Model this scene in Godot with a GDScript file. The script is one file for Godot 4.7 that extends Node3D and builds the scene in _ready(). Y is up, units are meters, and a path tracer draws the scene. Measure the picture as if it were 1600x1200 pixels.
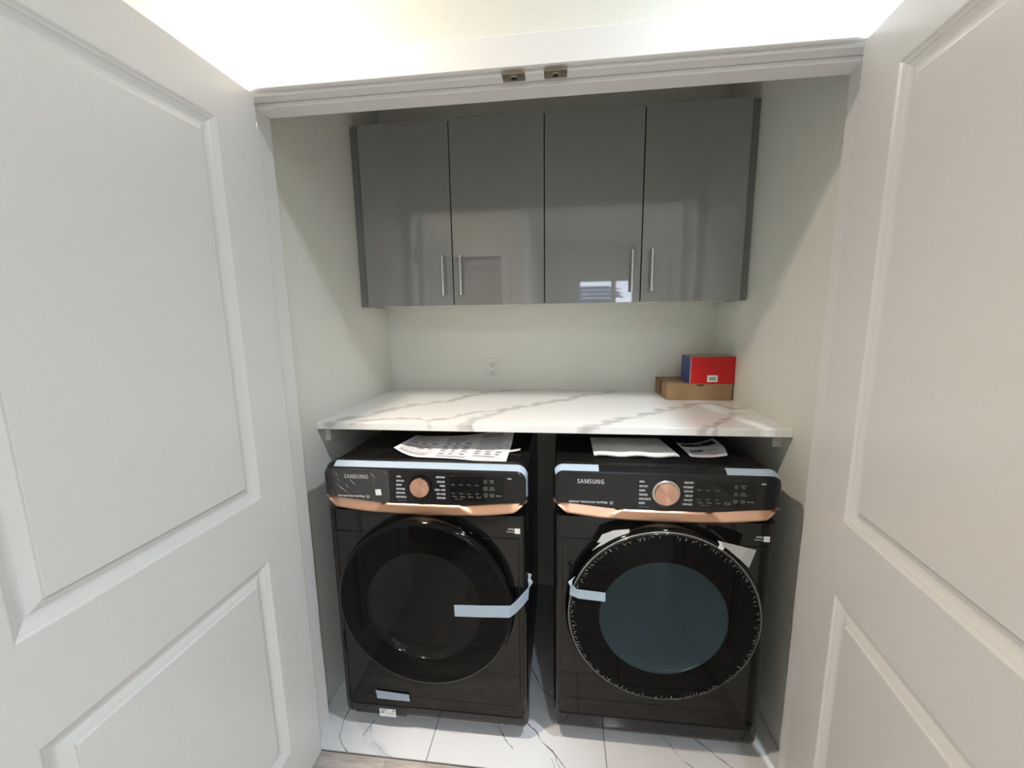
extends Node3D
# A laundry closet behind an open pair of panelled doors. Units are metres; the hall is at +z, the closet at -z.

const XL := -0.892      # closet side walls, back wall
const XR := 0.7785
const ZB := -1.9228
const ZF := -0.937      # hall face of the closet's front wall, and its closet face
const ZJ := -1.035
const HALL_H := 2.74
const CLOSET_H := 2.60

var M := {}
var names := {}

# ------------------------------------------------------------------ mesh helpers
func new_st() -> SurfaceTool:
	var st := SurfaceTool.new()
	st.begin(Mesh.PRIMITIVE_TRIANGLES)
	return st

func vert(st: SurfaceTool, p: Vector3, n: Vector3, uv: Vector2) -> void:
	st.set_normal(n)
	st.set_uv(uv)
	st.add_vertex(p)

# flat convex polygon, turned so that it faces away from ref
func poly(st: SurfaceTool, pts: Array, ref: Vector3, uvs: Array = []) -> void:
	var c := Vector3.ZERO
	for p in pts:
		c += p
	c /= pts.size()
	var n := Vector3.ZERO
	for i in pts.size():
		var a: Vector3 = pts[i] - c
		var b: Vector3 = pts[(i + 1) % pts.size()] - c
		n += a.cross(b)
	n = n.normalized()
	var order := range(pts.size())
	if n.dot(c - ref) < 0.0:
		n = -n
		order.reverse()
	for i in range(1, order.size() - 1):
		for k in [order[0], order[i + 1], order[i]]:
			var uv: Vector2 = uvs[k] if uvs.size() else Vector2(pts[k].x, pts[k].z + pts[k].y)
			vert(st, pts[k], n, uv)

# box with chamfered edges
func bx(st: SurfaceTool, lo: Vector3, hi: Vector3, b: float = 0.002) -> void:
	var c := (lo + hi) * 0.5
	var h := (hi - lo) * 0.5
	b = minf(b, minf(h.x, minf(h.y, h.z)) * 0.9)
	if b <= 0.0:
		for ax in 3:
			for s in [-1, 1]:
				var u := (ax + 1) % 3
				var v := (ax + 2) % 3
				var q := []
				for k in [[-1, -1], [1, -1], [1, 1], [-1, 1]]:
					var p := Vector3.ZERO
					p[ax] = s * h[ax]
					p[u] = k[0] * h[u]
					p[v] = k[1] * h[v]
					q.append(c + p)
				poly(st, q, c)
		return
	var at := func(sx: int, sy: int, sz: int, ax: int) -> Vector3:
		var s := Vector3(sx, sy, sz)
		var p := Vector3(sx * (h.x - b), sy * (h.y - b), sz * (h.z - b))
		p[ax] = s[ax] * h[ax]
		return c + p
	for s in [-1, 1]:
		poly(st, [at.call(s, -1, -1, 0), at.call(s, 1, -1, 0), at.call(s, 1, 1, 0), at.call(s, -1, 1, 0)], c)
		poly(st, [at.call(-1, s, -1, 1), at.call(1, s, -1, 1), at.call(1, s, 1, 1), at.call(-1, s, 1, 1)], c)
		poly(st, [at.call(-1, -1, s, 2), at.call(1, -1, s, 2), at.call(1, 1, s, 2), at.call(-1, 1, s, 2)], c)
		for t in [-1, 1]:
			poly(st, [at.call(-1, s, t, 1), at.call(1, s, t, 1), at.call(1, s, t, 2), at.call(-1, s, t, 2)], c)
			poly(st, [at.call(s, -1, t, 0), at.call(s, 1, t, 0), at.call(s, 1, t, 2), at.call(s, -1, t, 2)], c)
			poly(st, [at.call(s, t, -1, 0), at.call(s, t, 1, 0), at.call(s, t, 1, 1), at.call(s, t, -1, 1)], c)
			for w in [-1, 1]:
				poly(st, [at.call(s, t, w, 0), at.call(s, t, w, 1), at.call(s, t, w, 2)], c)

# smooth grid of points; its front is the side of (row direction x column direction), or the other with flip
func grid(st: SurfaceTool, P: Array, flip := false, wrap := false, uvscale := Vector2.ONE) -> void:
	var R := P.size()
	var C: int = P[0].size()
	var N := []
	for i in R:
		var row := []
		for j in C:
			var du: Vector3 = P[mini(i + 1, R - 1)][j] - P[maxi(i - 1, 0)][j]
			var j1 := (j + 1) % C if wrap else mini(j + 1, C - 1)
			var j0 := (j - 1 + C) % C if wrap else maxi(j - 1, 0)
			var dv: Vector3 = P[i][j1] - P[i][j0]
			var n := du.cross(dv)
			n = n.normalized() if n.length() > 1e-12 else Vector3.UP
			row.append(-n if flip else n)
		N.append(row)
	for i in R - 1:
		for j in (C if wrap else C - 1):
			var k := (j + 1) % C
			var q := [[i, j], [i + 1, j], [i + 1, k], [i, k]]
			var uvq := [Vector2(float(i) / (R - 1), float(j) / (C - 1)), Vector2(float(i + 1) / (R - 1), float(j) / (C - 1)), Vector2(float(i + 1) / (R - 1), float(j + 1) / (C - 1)), Vector2(float(i) / (R - 1), float(j + 1) / (C - 1))]
			for o in ([0, 1, 2, 0, 2, 3] if flip else [0, 2, 1, 0, 3, 2]):
				var a: int = q[o][0]
				var b: int = q[o][1]
				vert(st, P[a][b], N[a][b], uvq[o] * uvscale)

# turned profile of (radius, height) pairs round an axis through c; creases sharper than about 35 degrees stay sharp
func lathe(st: SurfaceTool, prof: Array, c: Vector3, axis: Vector3, n: int = 32) -> void:
	axis = axis.normalized()
	var u := axis.cross(Vector3.UP if absf(axis.y) < 0.9 else Vector3.RIGHT).normalized()
	var v := axis.cross(u)
	var seg := []
	for i in prof.size() - 1:
		var d: Vector2 = prof[i + 1] - prof[i]
		seg.append(Vector2(d.y, -d.x).normalized())
	for i in seg.size():
		var na: Vector2 = seg[i]
		var nb: Vector2 = seg[i]
		if i > 0 and seg[i].dot(seg[i - 1]) > 0.8:
			na = (seg[i] + seg[i - 1]).normalized()
		if i < seg.size() - 1 and seg[i].dot(seg[i + 1]) > 0.8:
			nb = (seg[i] + seg[i + 1]).normalized()
		for k in n:
			var q := []
			var nn := []
			for e in [[0, k], [1, k], [1, k + 1], [0, k + 1]]:
				var ang: float = TAU * e[1] / n
				var dir: Vector3 = u * cos(ang) + v * sin(ang)
				var pr: Vector2 = prof[i + e[0]]
				var pn: Vector2 = nb if e[0] else na
				q.append(c + dir * pr.x + axis * pr.y)
				nn.append((dir * pn.x + axis * pn.y).normalized())
			var g: Vector3 = (q[1] - q[0]).cross(q[3] - q[0])
			if g.length() < 1e-12:
				g = (q[2] - q[1]).cross(q[3] - q[1])
			var ord := [0, 2, 1, 0, 3, 2] if g.dot(nn[0] + nn[1]) > 0.0 else [0, 1, 2, 0, 2, 3]
			for o in ord:
				vert(st, q[o], nn[o], Vector2(float(k) / n, float(i) / seg.size()))

# closed rings of 2D outlines at heights, joined; axis "z": (x, y, h), axis "y": (x, h, y)
func loft(st: SurfaceTool, rings: Array, axis := "z", cap_last := true, cap_first := false) -> void:
	var P := []
	var c := Vector3.ZERO
	for r in rings:
		var row := []
		for p in r[0]:
			row.append(Vector3(p.x, p.y, r[1]) if axis == "z" else Vector3(p.x, r[1], p.y))
		P.append(row)
		for p in row:
			c += p / (row.size() * rings.size())
	for i in P.size() - 1:
		for j in P[i].size():
			var k: int = (j + 1) % P[i].size()
			poly(st, [P[i][j], P[i][k], P[i + 1][k], P[i + 1][j]], c)
	if cap_last:
		poly(st, P[-1], c)
	if cap_first:
		poly(st, P[0], c)

# rounded rectangle; corner radii in the order bottom left, bottom right, top right, top left
func rrect(x0: float, y0: float, x1: float, y1: float, r: Array, n := 6) -> Array:
	var out := []
	var cs := [Vector2(x0 + r[0], y0 + r[0]), Vector2(x1 - r[1], y0 + r[1]), Vector2(x1 - r[2], y1 - r[2]), Vector2(x0 + r[3], y1 - r[3])]
	for i in 4:
		for k in n + 1:
			var a := PI + i * PI / 2 + PI / 2 * k / n
			out.append(cs[i] + Vector2(cos(a), sin(a)) * r[i])
	return out

# mitred rectangular moulding: profile of (inset, z) pairs
func moulding(st: SurfaceTool, x0: float, y0: float, x1: float, y1: float, prof: Array, side: float) -> void:
	for i in prof.size() - 1:
		var a: Vector2 = prof[i]
		var b: Vector2 = prof[i + 1]
		var A := [Vector3(x0 + a.x, y0 + a.x, a.y), Vector3(x1 - a.x, y0 + a.x, a.y), Vector3(x1 - a.x, y1 - a.x, a.y), Vector3(x0 + a.x, y1 - a.x, a.y)]
		var B := [Vector3(x0 + b.x, y0 + b.x, b.y), Vector3(x1 - b.x, y0 + b.x, b.y), Vector3(x1 - b.x, y1 - b.x, b.y), Vector3(x0 + b.x, y1 - b.x, b.y)]
		for k in 4:
			var m := (k + 1) % 4
			var q := [A[k], A[m], B[m], B[k]]
			var mid: Vector3 = (q[0] + q[1] + q[2] + q[3]) / 4.0
			poly(st, q, mid - Vector3(0, 0, side))

func tube(st: SurfaceTool, a: Vector3, b: Vector3, r: float, n := 16, bev := 0.0) -> void:
	var L := a.distance_to(b)
	var pr := [Vector2(0, 0), Vector2(r - bev, 0), Vector2(r, bev), Vector2(r, L - bev), Vector2(r - bev, L), Vector2(0, L)]
	if bev <= 0.0:
		pr = [Vector2(0, 0), Vector2(r, 0), Vector2(r, L), Vector2(0, L)]
	lathe(st, pr, a, b - a, n)

# ribbon with a little thickness through pairs of points (one edge, other edge)
func ribbon(st: SurfaceTool, pairs: Array, th := 0.0004) -> void:
	var c := []
	for i in pairs.size():
		var i0 := maxi(i - 1, 0)
		var i1 := mini(i + 1, pairs.size() - 1)
		var along: Vector3 = (pairs[i1][0] + pairs[i1][1]) - (pairs[i0][0] + pairs[i0][1])
		var across: Vector3 = pairs[i][1] - pairs[i][0]
		var n := along.cross(across).normalized() * th
		c.append([pairs[i][0] + n, pairs[i][1] + n, pairs[i][1] - n, pairs[i][0] - n])
	for i in c.size() - 1:
		var mid: Vector3 = (c[i][0] + c[i][2] + c[i + 1][0] + c[i + 1][2]) / 4.0
		for k in 4:
			var m := (k + 1) % 4
			poly(st, [c[i][k], c[i][m], c[i + 1][m], c[i + 1][k]], mid)
	poly(st, c[0], (c[1][0] + c[1][2]) / 2.0)
	poly(st, c[-1], (c[-2][0] + c[-2][2]) / 2.0)

# sheet with thickness from a grid of points
func sheet(st: SurfaceTool, P: Array, th := 0.0005, flip := false) -> void:
	var Q := []
	for i in P.size():
		var row := []
		for j in P[i].size():
			row.append(P[i][j] - Vector3(0, th, 0))
		Q.append(row)
	grid(st, P, flip)
	grid(st, Q, not flip)

# flat lettering, height in metres, standing in the plane z = p.z; align -1 left, 0 centre, 1 right
func letters(st: SurfaceTool, s: String, p: Vector3, h: float, align := -1, width := 0.0, bold := false, depth := 0.0004) -> void:
	var f := SystemFont.new()
	f.font_names = PackedStringArray(["Droid Sans"])
	f.font_weight = 700 if bold else 400
	var t := TextMesh.new()
	t.text = s
	t.font = f
	t.font_size = 32
	t.pixel_size = 0.01
	t.depth = 0.05
	t.curve_step = 2.0
	var bb := t.get_aabb()
	if bb.size.y <= 0.0:
		return
	var k := h / 0.235
	var kx := width / bb.size.x if width > 0.0 else k
	var w := bb.size.x * kx
	var off := -bb.position.x * kx - (0.0 if align < 0 else (w * 0.5 if align == 0 else w))
	var low := t.get_aabb().position.y
	var xf := Transform3D(Basis(Vector3(kx, 0, 0), Vector3(0, k, 0), Vector3(0, 0, depth / 0.05)), p + Vector3(off, -(low + bb.size.y * 0.5) * k, 0))
	st.append_from(t, 0, xf)

# ------------------------------------------------------------------ scene tree helpers
func numbered(s: String) -> String:
	if not names.has(s):
		names[s] = 0
		return s
	names[s] += 1
	return "%s_%03d" % [s, names[s]]

func obj(called: String, st: SurfaceTool, mat: Material, parent: Node = null, smooth := false) -> MeshInstance3D:
	var o := MeshInstance3D.new()
	o.mesh = st.commit()
	o.material_override = mat
	if parent == null:
		o.name = numbered(called)
		add_child(o)
	else:
		o.name = called
		parent.add_child(o, true)
	return o

func tag(o: Node, label: String, category: String, group := "") -> Node:
	o.set_meta("label", label)
	o.set_meta("category", category)
	if group:
		o.set_meta("group", group)
	return o

func thing(called: String, label: String, category: String, at := Vector3.ZERO, turn := 0.0, group := "") -> Node3D:
	var o := Node3D.new()
	o.name = numbered(called)
	add_child(o)
	o.position = at
	o.rotation.y = turn
	tag(o, label, category, group)
	return o

func struct_node(called: String, at := Vector3.ZERO, turn := 0.0) -> Node3D:
	var o := Node3D.new()
	o.name = called
	add_child(o)
	o.position = at
	o.rotation.y = turn
	o.set_meta("kind", "structure")
	return o

func struct(called: String, st: SurfaceTool, mat: Material) -> MeshInstance3D:
	var o := obj(called, st, mat)
	o.set_meta("kind", "structure")
	return o

# ------------------------------------------------------------------ materials
func mat(c: Color, rough: float, metal := 0.0, spec := 0.5) -> StandardMaterial3D:
	var m := StandardMaterial3D.new()
	m.albedo_color = c
	m.roughness = rough
	m.metallic = metal
	m.metallic_specular = spec
	return m

func relief(m: StandardMaterial3D, freq: float, scale: float, strength: float, sd: int) -> void:
	var n := FastNoiseLite.new()
	n.seed = sd
	n.frequency = freq
	n.fractal_octaves = 3
	var t := NoiseTexture2D.new()
	t.width = 512
	t.height = 512
	t.seamless = true
	t.as_normal_map = true
	t.bump_strength = strength
	t.noise = n
	m.normal_enabled = true
	m.normal_texture = t
	m.normal_scale = 1.0
	m.uv1_triplanar = true
	m.uv1_world_triplanar = true
	m.uv1_scale = Vector3.ONE * scale

func stamp(img: Image, p: Vector2, r: float, c: Color, strength: float) -> void:
	for y in range(maxi(0, int(p.y - r)), mini(img.get_height(), int(p.y + r) + 2)):
		for x in range(maxi(0, int(p.x - r)), mini(img.get_width(), int(p.x + r) + 2)):
			var d := Vector2(x, y).distance_to(p) / r
			if d < 1.0:
				var k := strength * clampf((1.0 - d) * 1.8, 0.0, 1.0)
				img.set_pixel(x, y, img.get_pixel(x, y).lerp(c, k))

# a stone vein along metre points, drawn into an image of ppm pixels a metre that starts at o
func vein(img: Image, pts: Array, o: Vector2, ppm: float, wid: float, c: Color, strength: float, nz: FastNoiseLite) -> void:
	var done := 0.0
	for i in pts.size() - 1:
		var a := (Vector2(pts[i][0], pts[i][1]) - o) * ppm
		var b := (Vector2(pts[i + 1][0], pts[i + 1][1]) - o) * ppm
		var L := a.distance_to(b)
		var step := maxf(1.0, wid * ppm * 0.22)
		var s := 0.0
		while s < L:
			var p := a.lerp(b, s / L)
			var j := nz.get_noise_2d(p.x, p.y)
			var j2 := nz.get_noise_2d(p.x * 3.0 + 500.0, p.y * 3.0)
			var side := (b - a).normalized().orthogonal()
			p += side * (j * wid * ppm * 0.6 + j2 * wid * ppm * 0.12)
			stamp(img, p, maxf(0.8, wid * ppm * 0.5 * (0.8 + 0.35 * j2 + 0.4 * j)), c, strength * clampf(0.75 + j * 0.7, 0.25, 1.0))
			s += step
		done += L

func image_mat(img: Image, rough: float) -> StandardMaterial3D:
	img.generate_mipmaps()
	var m := mat(Color.WHITE, rough)
	m.albedo_texture = ImageTexture.create_from_image(img)
	return m

func make_materials() -> void:
	M.wall = mat(Color(0.90, 0.905, 0.873), 0.75)
	relief(M.wall, 0.06, 3.0, 1.2, 3)
	M.ceiling = mat(Color(0.93, 0.925, 0.91), 0.9)
	M.trim = mat(Color(0.915, 0.915, 0.91), 0.38)
	M.door = mat(Color(0.89, 0.89, 0.885), 0.30)
	relief(M.door, 0.09, 4.0, 0.6, 7)
	M.grey_door = mat(Color(0.70, 0.70, 0.70), 0.45)
	M.nickel = mat(Color(0.62, 0.58, 0.53), 0.3, 1.0)
	M.chrome = mat(Color(0.86, 0.86, 0.86), 0.12, 1.0)
	M.cab = mat(Color(0.56, 0.56, 0.56), 0.03, 0.0, 0.8)
	M.cab.clearcoat_enabled = true
	M.cab.clearcoat = 1.0
	M.cab.clearcoat_roughness = 0.02
	M.cab_side = mat(Color(0.50, 0.50, 0.50), 0.12)
	M.carcass = mat(Color(0.88, 0.87, 0.84), 0.5)
	M.gap = mat(Color(0.05, 0.05, 0.05), 0.8)
	M.black = mat(Color(0.083, 0.083, 0.084), 0.07)
	M.black_side = mat(Color(0.06, 0.06, 0.063), 0.25)
	M.panel = mat(Color(0.09, 0.09, 0.095), 0.16)
	M.screen = mat(Color(0.03, 0.03, 0.03), 0.04)
	M.ring = mat(Color(0.02, 0.02, 0.022), 0.08, 0.0, 0.35)
	M.glass = mat(Color(0.02, 0.022, 0.024), 0.02, 0.0, 0.27)
	M.copper = mat(Color(0.87, 0.69, 0.58), 0.38, 1.0)
	M.knob = mat(Color(0.95, 0.75, 0.65), 0.27, 1.0)
	M.silver = mat(Color(0.85, 0.85, 0.85), 0.2, 1.0)
	M.logo = mat(Color(0.82, 0.82, 0.82), 0.25, 0.7)
	M.ink = mat(Color(0.86, 0.87, 0.88), 0.5)
	M.ink_dim = mat(Color(0.55, 0.56, 0.57), 0.5)
	M.ink_blue = mat(Color(0.22, 0.42, 0.55), 0.5)
	M.tape = mat(Color(0.66, 0.73, 0.79), 0.35)
	M.white = mat(Color(0.92, 0.92, 0.91), 0.5)
	M.foam = mat(Color(0.72, 0.72, 0.71), 0.8)
	M.rubber = mat(Color(0.10, 0.10, 0.10), 0.8)
	M.film = mat(Color(0.75, 0.74, 0.72, 0.045), 0.08)
	M.film_thin = mat(Color(0.75, 0.74, 0.72, 0.012), 0.1)
	M.film_thin.transparency = BaseMaterial3D.TRANSPARENCY_ALPHA
	M.film.transparency = BaseMaterial3D.TRANSPARENCY_ALPHA
	M.film_edge = mat(Color(0.85, 0.85, 0.85, 0.34), 0.2)
	M.film_edge.transparency = BaseMaterial3D.TRANSPARENCY_ALPHA
	M.window = mat(Color(0.02, 0.03, 0.033, 0.5), 0.02, 0.0, 0.3)
	M.window.transparency = BaseMaterial3D.TRANSPARENCY_ALPHA
	M.bowl = mat(Color(0.30, 0.42, 0.46), 0.3)
	M.bowl_dark = mat(Color(0.05, 0.052, 0.052), 0.1)
	M.kraft = mat(Color(0.62, 0.50, 0.37), 0.85)
	M.kraft_edge = mat(Color(0.33, 0.24, 0.15), 0.9)
	M.red = mat(Color(0.78, 0.07, 0.09), 0.45)
	M.blue = mat(Color(0.20, 0.28, 0.52), 0.45)
	M.grey_card = mat(Color(0.62, 0.62, 0.58), 0.5)
	M.outlet = mat(Color(0.90, 0.905, 0.88), 0.4)
	M.dark = mat(Color(0.06, 0.06, 0.05), 0.8)
	M.grout = mat(Color(0.55, 0.55, 0.55), 0.9)
	M.pane = mat(Color(0.95, 0.97, 1.0, 0.08), 0.02)
	M.pane.transparency = BaseMaterial3D.TRANSPARENCY_ALPHA
	M.roof = mat(Color(0.34, 0.37, 0.42), 0.9)
	M.siding = mat(Color(0.50, 0.56, 0.64), 0.8)
	for k in ["warm", "cool"]:
		var e := mat(Color(0.9, 0.9, 0.9), 0.5)
		e.emission_enabled = true
		e.emission = Color(1.0, 0.90, 0.76) if k == "warm" else Color(0.92, 0.97, 1.0)
		e.emission_energy_multiplier = 6.0
		M["glow_" + k] = e
	# quartz worktop, one pixel a millimetre from the back left corner; the front edge carries on below the top
	var nz := FastNoiseLite.new()
	nz.seed = 11
	nz.frequency = 0.012
	var img := Image.create(1672, 760, false, Image.FORMAT_RGB8)
	img.fill(Color(0.965, 0.968, 0.96))
	var o := Vector2(XL, ZB)
	var g := Color(0.73, 0.73, 0.72)
	vein(img, [[-0.87, -1.16], [-0.838, -1.195], [-0.786, -1.257], [-0.75, -1.322], [-0.69, -1.422], [-0.631, -1.517], [-0.548, -1.588], [-0.482, -1.608], [-0.428, -1.722], [-0.361, -1.848], [-0.206, -1.9]], o, 1000.0, 0.070, g, 0.36, nz)
	vein(img, [[-0.76, -1.20], [-0.667, -1.252], [-0.577, -1.269], [-0.524, -1.272], [-0.474, -1.246], [-0.421, -1.266], [-0.378, -1.33], [-0.328, -1.385], [-0.248, -1.43]], o, 1000.0, 0.040, g, 0.40, nz)
	vein(img, [[-0.474, -1.246], [-0.455, -1.205], [-0.45, -1.175]], o, 1000.0, 0.028, g, 0.36, nz)
	vein(img, [[-0.327, -1.17], [-0.325, -1.2], [-0.317, -1.249], [-0.26, -1.349], [-0.211, -1.432], [-0.154, -1.494], [-0.092, -1.543], [-0.028, -1.611], [0.044, -1.65], [0.106, -1.736], [0.204, -1.824], [0.311, -1.9]], o, 1000.0, 0.070, g, 0.36, nz)
	vein(img, [[-0.29, -1.16], [-0.30, -1.2], [-0.317, -1.249]], o, 1000.0, 0.028, g, 0.36, nz)
	vein(img, [[0.09, -1.17], [0.142, -1.198], [0.211, -1.269], [0.28, -1.346], [0.374, -1.403], [0.424, -1.462], [0.522, -1.527], [0.587, -1.594], [0.659, -1.614], [0.695, -1.535], [0.697, -1.491], [0.772, -1.539]], o, 1000.0, 0.056, g, 0.36, nz)
	vein(img, [[0.49, -1.17], [0.499, -1.206], [0.577, -1.279], [0.654, -1.38], [0.68, -1.434], [0.717, -1.409]], o, 1000.0, 0.046, g, 0.32, nz)
	vein(img, [[0.54, -1.165], [0.53, -1.21], [0.577, -1.279]], o, 1000.0, 0.025, g, 0.29, nz)
	M.quartz = image_mat(img, 0.16)
	# polished white floor tile with thin dark veins
	img = Image.create(1672, 992, false, Image.FORMAT_RGB8)
	img.fill(Color(0.88, 0.885, 0.89))
	var soft := Color(0.72, 0.75, 0.77)
	var line := Color(0.36, 0.37, 0.38)
	vein(img, [[-0.735, -1.05], [-0.674, -0.993], [-0.6425, -0.971], [-0.60, -0.935]], o, 1000.0, 0.05, soft, 0.16, nz)
	vein(img, [[-0.69, -1.04], [-0.65, -0.985], [-0.60, -0.948], [-0.56, -0.935]], o, 1000.0, 0.012, soft, 0.4, nz)
	vein(img, [[-0.80, -1.10], [-0.796, -1.04], [-0.786, -1.011], [-0.782, -0.988], [-0.76, -0.9645], [-0.734, -0.945], [-0.72, -0.937]], o, 1000.0, 0.005, line, 0.6, nz)
	vein(img, [[-0.68, -1.06], [-0.687, -1.04], [-0.692, -1.018], [-0.696, -1.0]], o, 1000.0, 0.005, line, 0.5, nz)
	vein(img, [[-0.25, -1.25], [-0.16, -1.16], [-0.0956, -1.10], [-0.067, -1.077], [-0.04, -1.042], [0.0036, -1.0025], [0.039, -0.965], [0.06, -0.937]], o, 1000.0, 0.006, line, 0.6, nz)
	vein(img, [[0.0036, -1.0025], [0.006, -0.985], [0.018, -0.965], [0.03, -0.937]], o, 1000.0, 0.004, line, 0.4, nz)
	vein(img, [[-0.01, -0.99], [0.0, -0.97], [0.008, -0.94]], o, 1000.0, 0.004, line, 0.4, nz)
	vein(img, [[-0.215, -1.1], [-0.2, -1.072], [-0.175, -1.036], [-0.146, -1.011]], o, 1000.0, 0.005, line, 0.5, nz)
	vein(img, [[0.46, -1.15], [0.514, -1.096], [0.542, -1.0745], [0.56, -1.0525], [0.594, -1.024], [0.66, -0.98], [0.70, -0.94]], o, 1000.0, 0.006, line, 0.55, nz)
	vein(img, [[0.37, -1.13], [0.403, -1.09], [0.4155, -1.064], [0.438, -1.029], [0.464, -1.01], [0.5, -0.96], [0.51, -0.94]], o, 1000.0, 0.005, line, 0.45, nz)
	vein(img, [[-0.13, -1.4], [-0.05, -1.25], [0.02, -1.2], [0.1, -1.15]], o, 1000.0, 0.006, line, 0.45, nz)
	M.tile = image_mat(img, 0.09)
	# weathered oak boards
	img = Image.create(1024, 256, false, Image.FORMAT_RGB8)
	nz.frequency = 0.01
	for y in 256:
		for x in 1024:
			var a := nz.get_noise_2d(x * 0.5, y * 6.0 + 14.0 * nz.get_noise_2d(x * 0.9, y * 1.5))
			var b := nz.get_noise_2d(x * 2.0 + 900.0, y * 22.0)
			var v := clampf(0.715 + 0.13 * a + 0.08 * b, 0.4, 0.9)
			img.set_pixel(x, y, Color(v, v * 0.955, v * 0.91))
	M.wood = image_mat(img, 0.45)
	# printed leaflets: columns of grey type with rules and a heading bar
	var rng := RandomNumberGenerator.new()
	rng.seed = 5
	img = Image.create(512, 384, false, Image.FORMAT_RGB8)
	img.fill(Color(0.93, 0.93, 0.94))
	for col in 3:
		var x0 := 14 + col * 168
		var y := 14
		while y < 366:
			if rng.randf() < 0.10:
				img.fill_rect(Rect2i(x0, y, 90 + rng.randi() % 60, 7), Color(0.16, 0.16, 0.17))
				y += 16
			elif rng.randf() < 0.12:
				img.fill_rect(Rect2i(x0, y, 150, 2), Color(0.35, 0.35, 0.36))
				y += 12
			elif rng.randf() < 0.10:
				for k in 3:
					var bw := 22 + rng.randi() % 16
					img.fill_rect(Rect2i(x0 + k * 50, y, bw, 22), Color(0.70, 0.70, 0.72))
					img.fill_rect(Rect2i(x0 + k * 50 + 5, y + 6, bw - 12, 9), Color(0.42, 0.42, 0.44))
				y += 30
			else:
				var x := x0
				var end := x0 + 100 + rng.randi() % 52
				while x < end:
					var w := 4 + rng.randi() % 14
					img.fill_rect(Rect2i(x, y, w, 3), Color(0.5, 0.5, 0.52))
					x += w + 4
				y += 8
	M.print = image_mat(img, 0.6)
	img = Image.create(256, 256, false, Image.FORMAT_RGB8)
	img.fill(Color(0.9, 0.9, 0.91))
	img.fill_rect(Rect2i(18, 18, 220, 52), Color(0.12, 0.12, 0.13))
	img.fill_rect(Rect2i(100, 38, 60, 10), Color(0.8, 0.8, 0.8))
	for k in 6:
		img.fill_rect(Rect2i(22, 170 + k * 12, 150 + (k * 37) % 60, 3), Color(0.55, 0.55, 0.56))
	img.fill_rect(Rect2i(110, 140, 110, 7), Color(0.1, 0.1, 0.1))
	M.leaflet = image_mat(img, 0.5)

# ------------------------------------------------------------------ setting
func plank_floor() -> void:
	var st := new_st()
	bx(st, Vector3(-2.6, -0.12, ZF), Vector3(3.2, -0.014, 4.2), 0.0)
	var base := struct("floor_001", st, M.gap)
	var rng := RandomNumberGenerator.new()
	rng.seed = 21
	var z := ZF + 0.004
	var row := 0
	while z < 4.19:
		var x := -2.6 - rng.randf() * 1.0
		var z1 := minf(z + 0.189, 4.2)
		if z > 0.60:
			z1 = minf(z + 0.378, 4.2)   # the room beyond is only seen as a reflection: wider boards
		while x < 3.2:
			var x0 := maxf(x + 0.001, -2.6)
			var x1 := minf(x + 1.219, 3.2)
			x += 1.22
			if x1 - x0 < 0.02 or (z > 0.6 and x1 < -0.3):
				continue
			var s := new_st()
			var b := 0.0012
			var lo := Vector3(x0, -0.014, z)
			var hi := Vector3(x1, 0.0, z1 - 0.0015)
			var off := Vector2(rng.randf(), rng.randf())
			var c := (lo + hi) * 0.5
			var top := [Vector3(lo.x + b, hi.y, lo.z + b), Vector3(hi.x - b, hi.y, lo.z + b), Vector3(hi.x - b, hi.y, hi.z - b), Vector3(lo.x + b, hi.y, hi.z - b)]
			var rim := [Vector3(lo.x, hi.y - b, lo.z), Vector3(hi.x, hi.y - b, lo.z), Vector3(hi.x, hi.y - b, hi.z), Vector3(lo.x, hi.y - b, hi.z)]
			var low := [Vector3(lo.x, lo.y, lo.z), Vector3(hi.x, lo.y, lo.z), Vector3(hi.x, lo.y, hi.z), Vector3(lo.x, lo.y, hi.z)]
			var uv := func(q: Array) -> Array:
				return q.map(func(p): return off + Vector2((p.x - lo.x) / 1.3, (p.z - lo.z) * 1.2 + (p.y * 0.5)))
			poly(s, top, c, uv.call(top))
			for k in 4:
				var m := (k + 1) % 4
				var q1 := [top[k], top[m], rim[m], rim[k]]
				var q2 := [rim[k], rim[m], low[m], low[k]]
				poly(s, q1, c, uv.call(q1))
				poly(s, q2, c, uv.call(q2))
			obj("plank", s, M.wood, base)
		z = z1
		row += 1

func tile_floor() -> void:
	var st := new_st()
	bx(st, Vector3(XL - 0.1, -0.12, ZB - 0.1), Vector3(XR + 0.1, -0.0015, ZF), 0.0)
	var base := struct("floor", st, M.grout)
	var xs := [XL, -0.4378, 0.1772, XR]
	var zs := [ZB, -1.5465, ZF]
	for i in 3:
		for k in 2:
			var s := new_st()
			var lo := Vector3(xs[i] + 0.0012, -0.011, zs[k] + 0.0012)
			var hi := Vector3(xs[i + 1] - 0.0012, 0.0, zs[k + 1] - 0.0012)
			var c := (lo + hi) * 0.5
			var b := 0.0008
			var top := [Vector3(lo.x + b, 0, lo.z + b), Vector3(hi.x - b, 0, lo.z + b), Vector3(hi.x - b, 0, hi.z - b), Vector3(lo.x + b, 0, hi.z - b)]
			var rim := [Vector3(lo.x, lo.y, lo.z), Vector3(hi.x, lo.y, lo.z), Vector3(hi.x, lo.y, hi.z), Vector3(lo.x, lo.y, hi.z)]
			var uv := func(q: Array) -> Array:
				return q.map(func(p): return Vector2((p.x - XL) / 1.672, (p.z - ZB) / 0.992))
			poly(s, top, c, uv.call(top))
			for j in 4:
				var m := (j + 1) % 4
				var q := [top[j], top[m], rim[m], rim[j]]
				poly(s, q, c, uv.call(q))
			obj("tile", s, M.tile, base)

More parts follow.
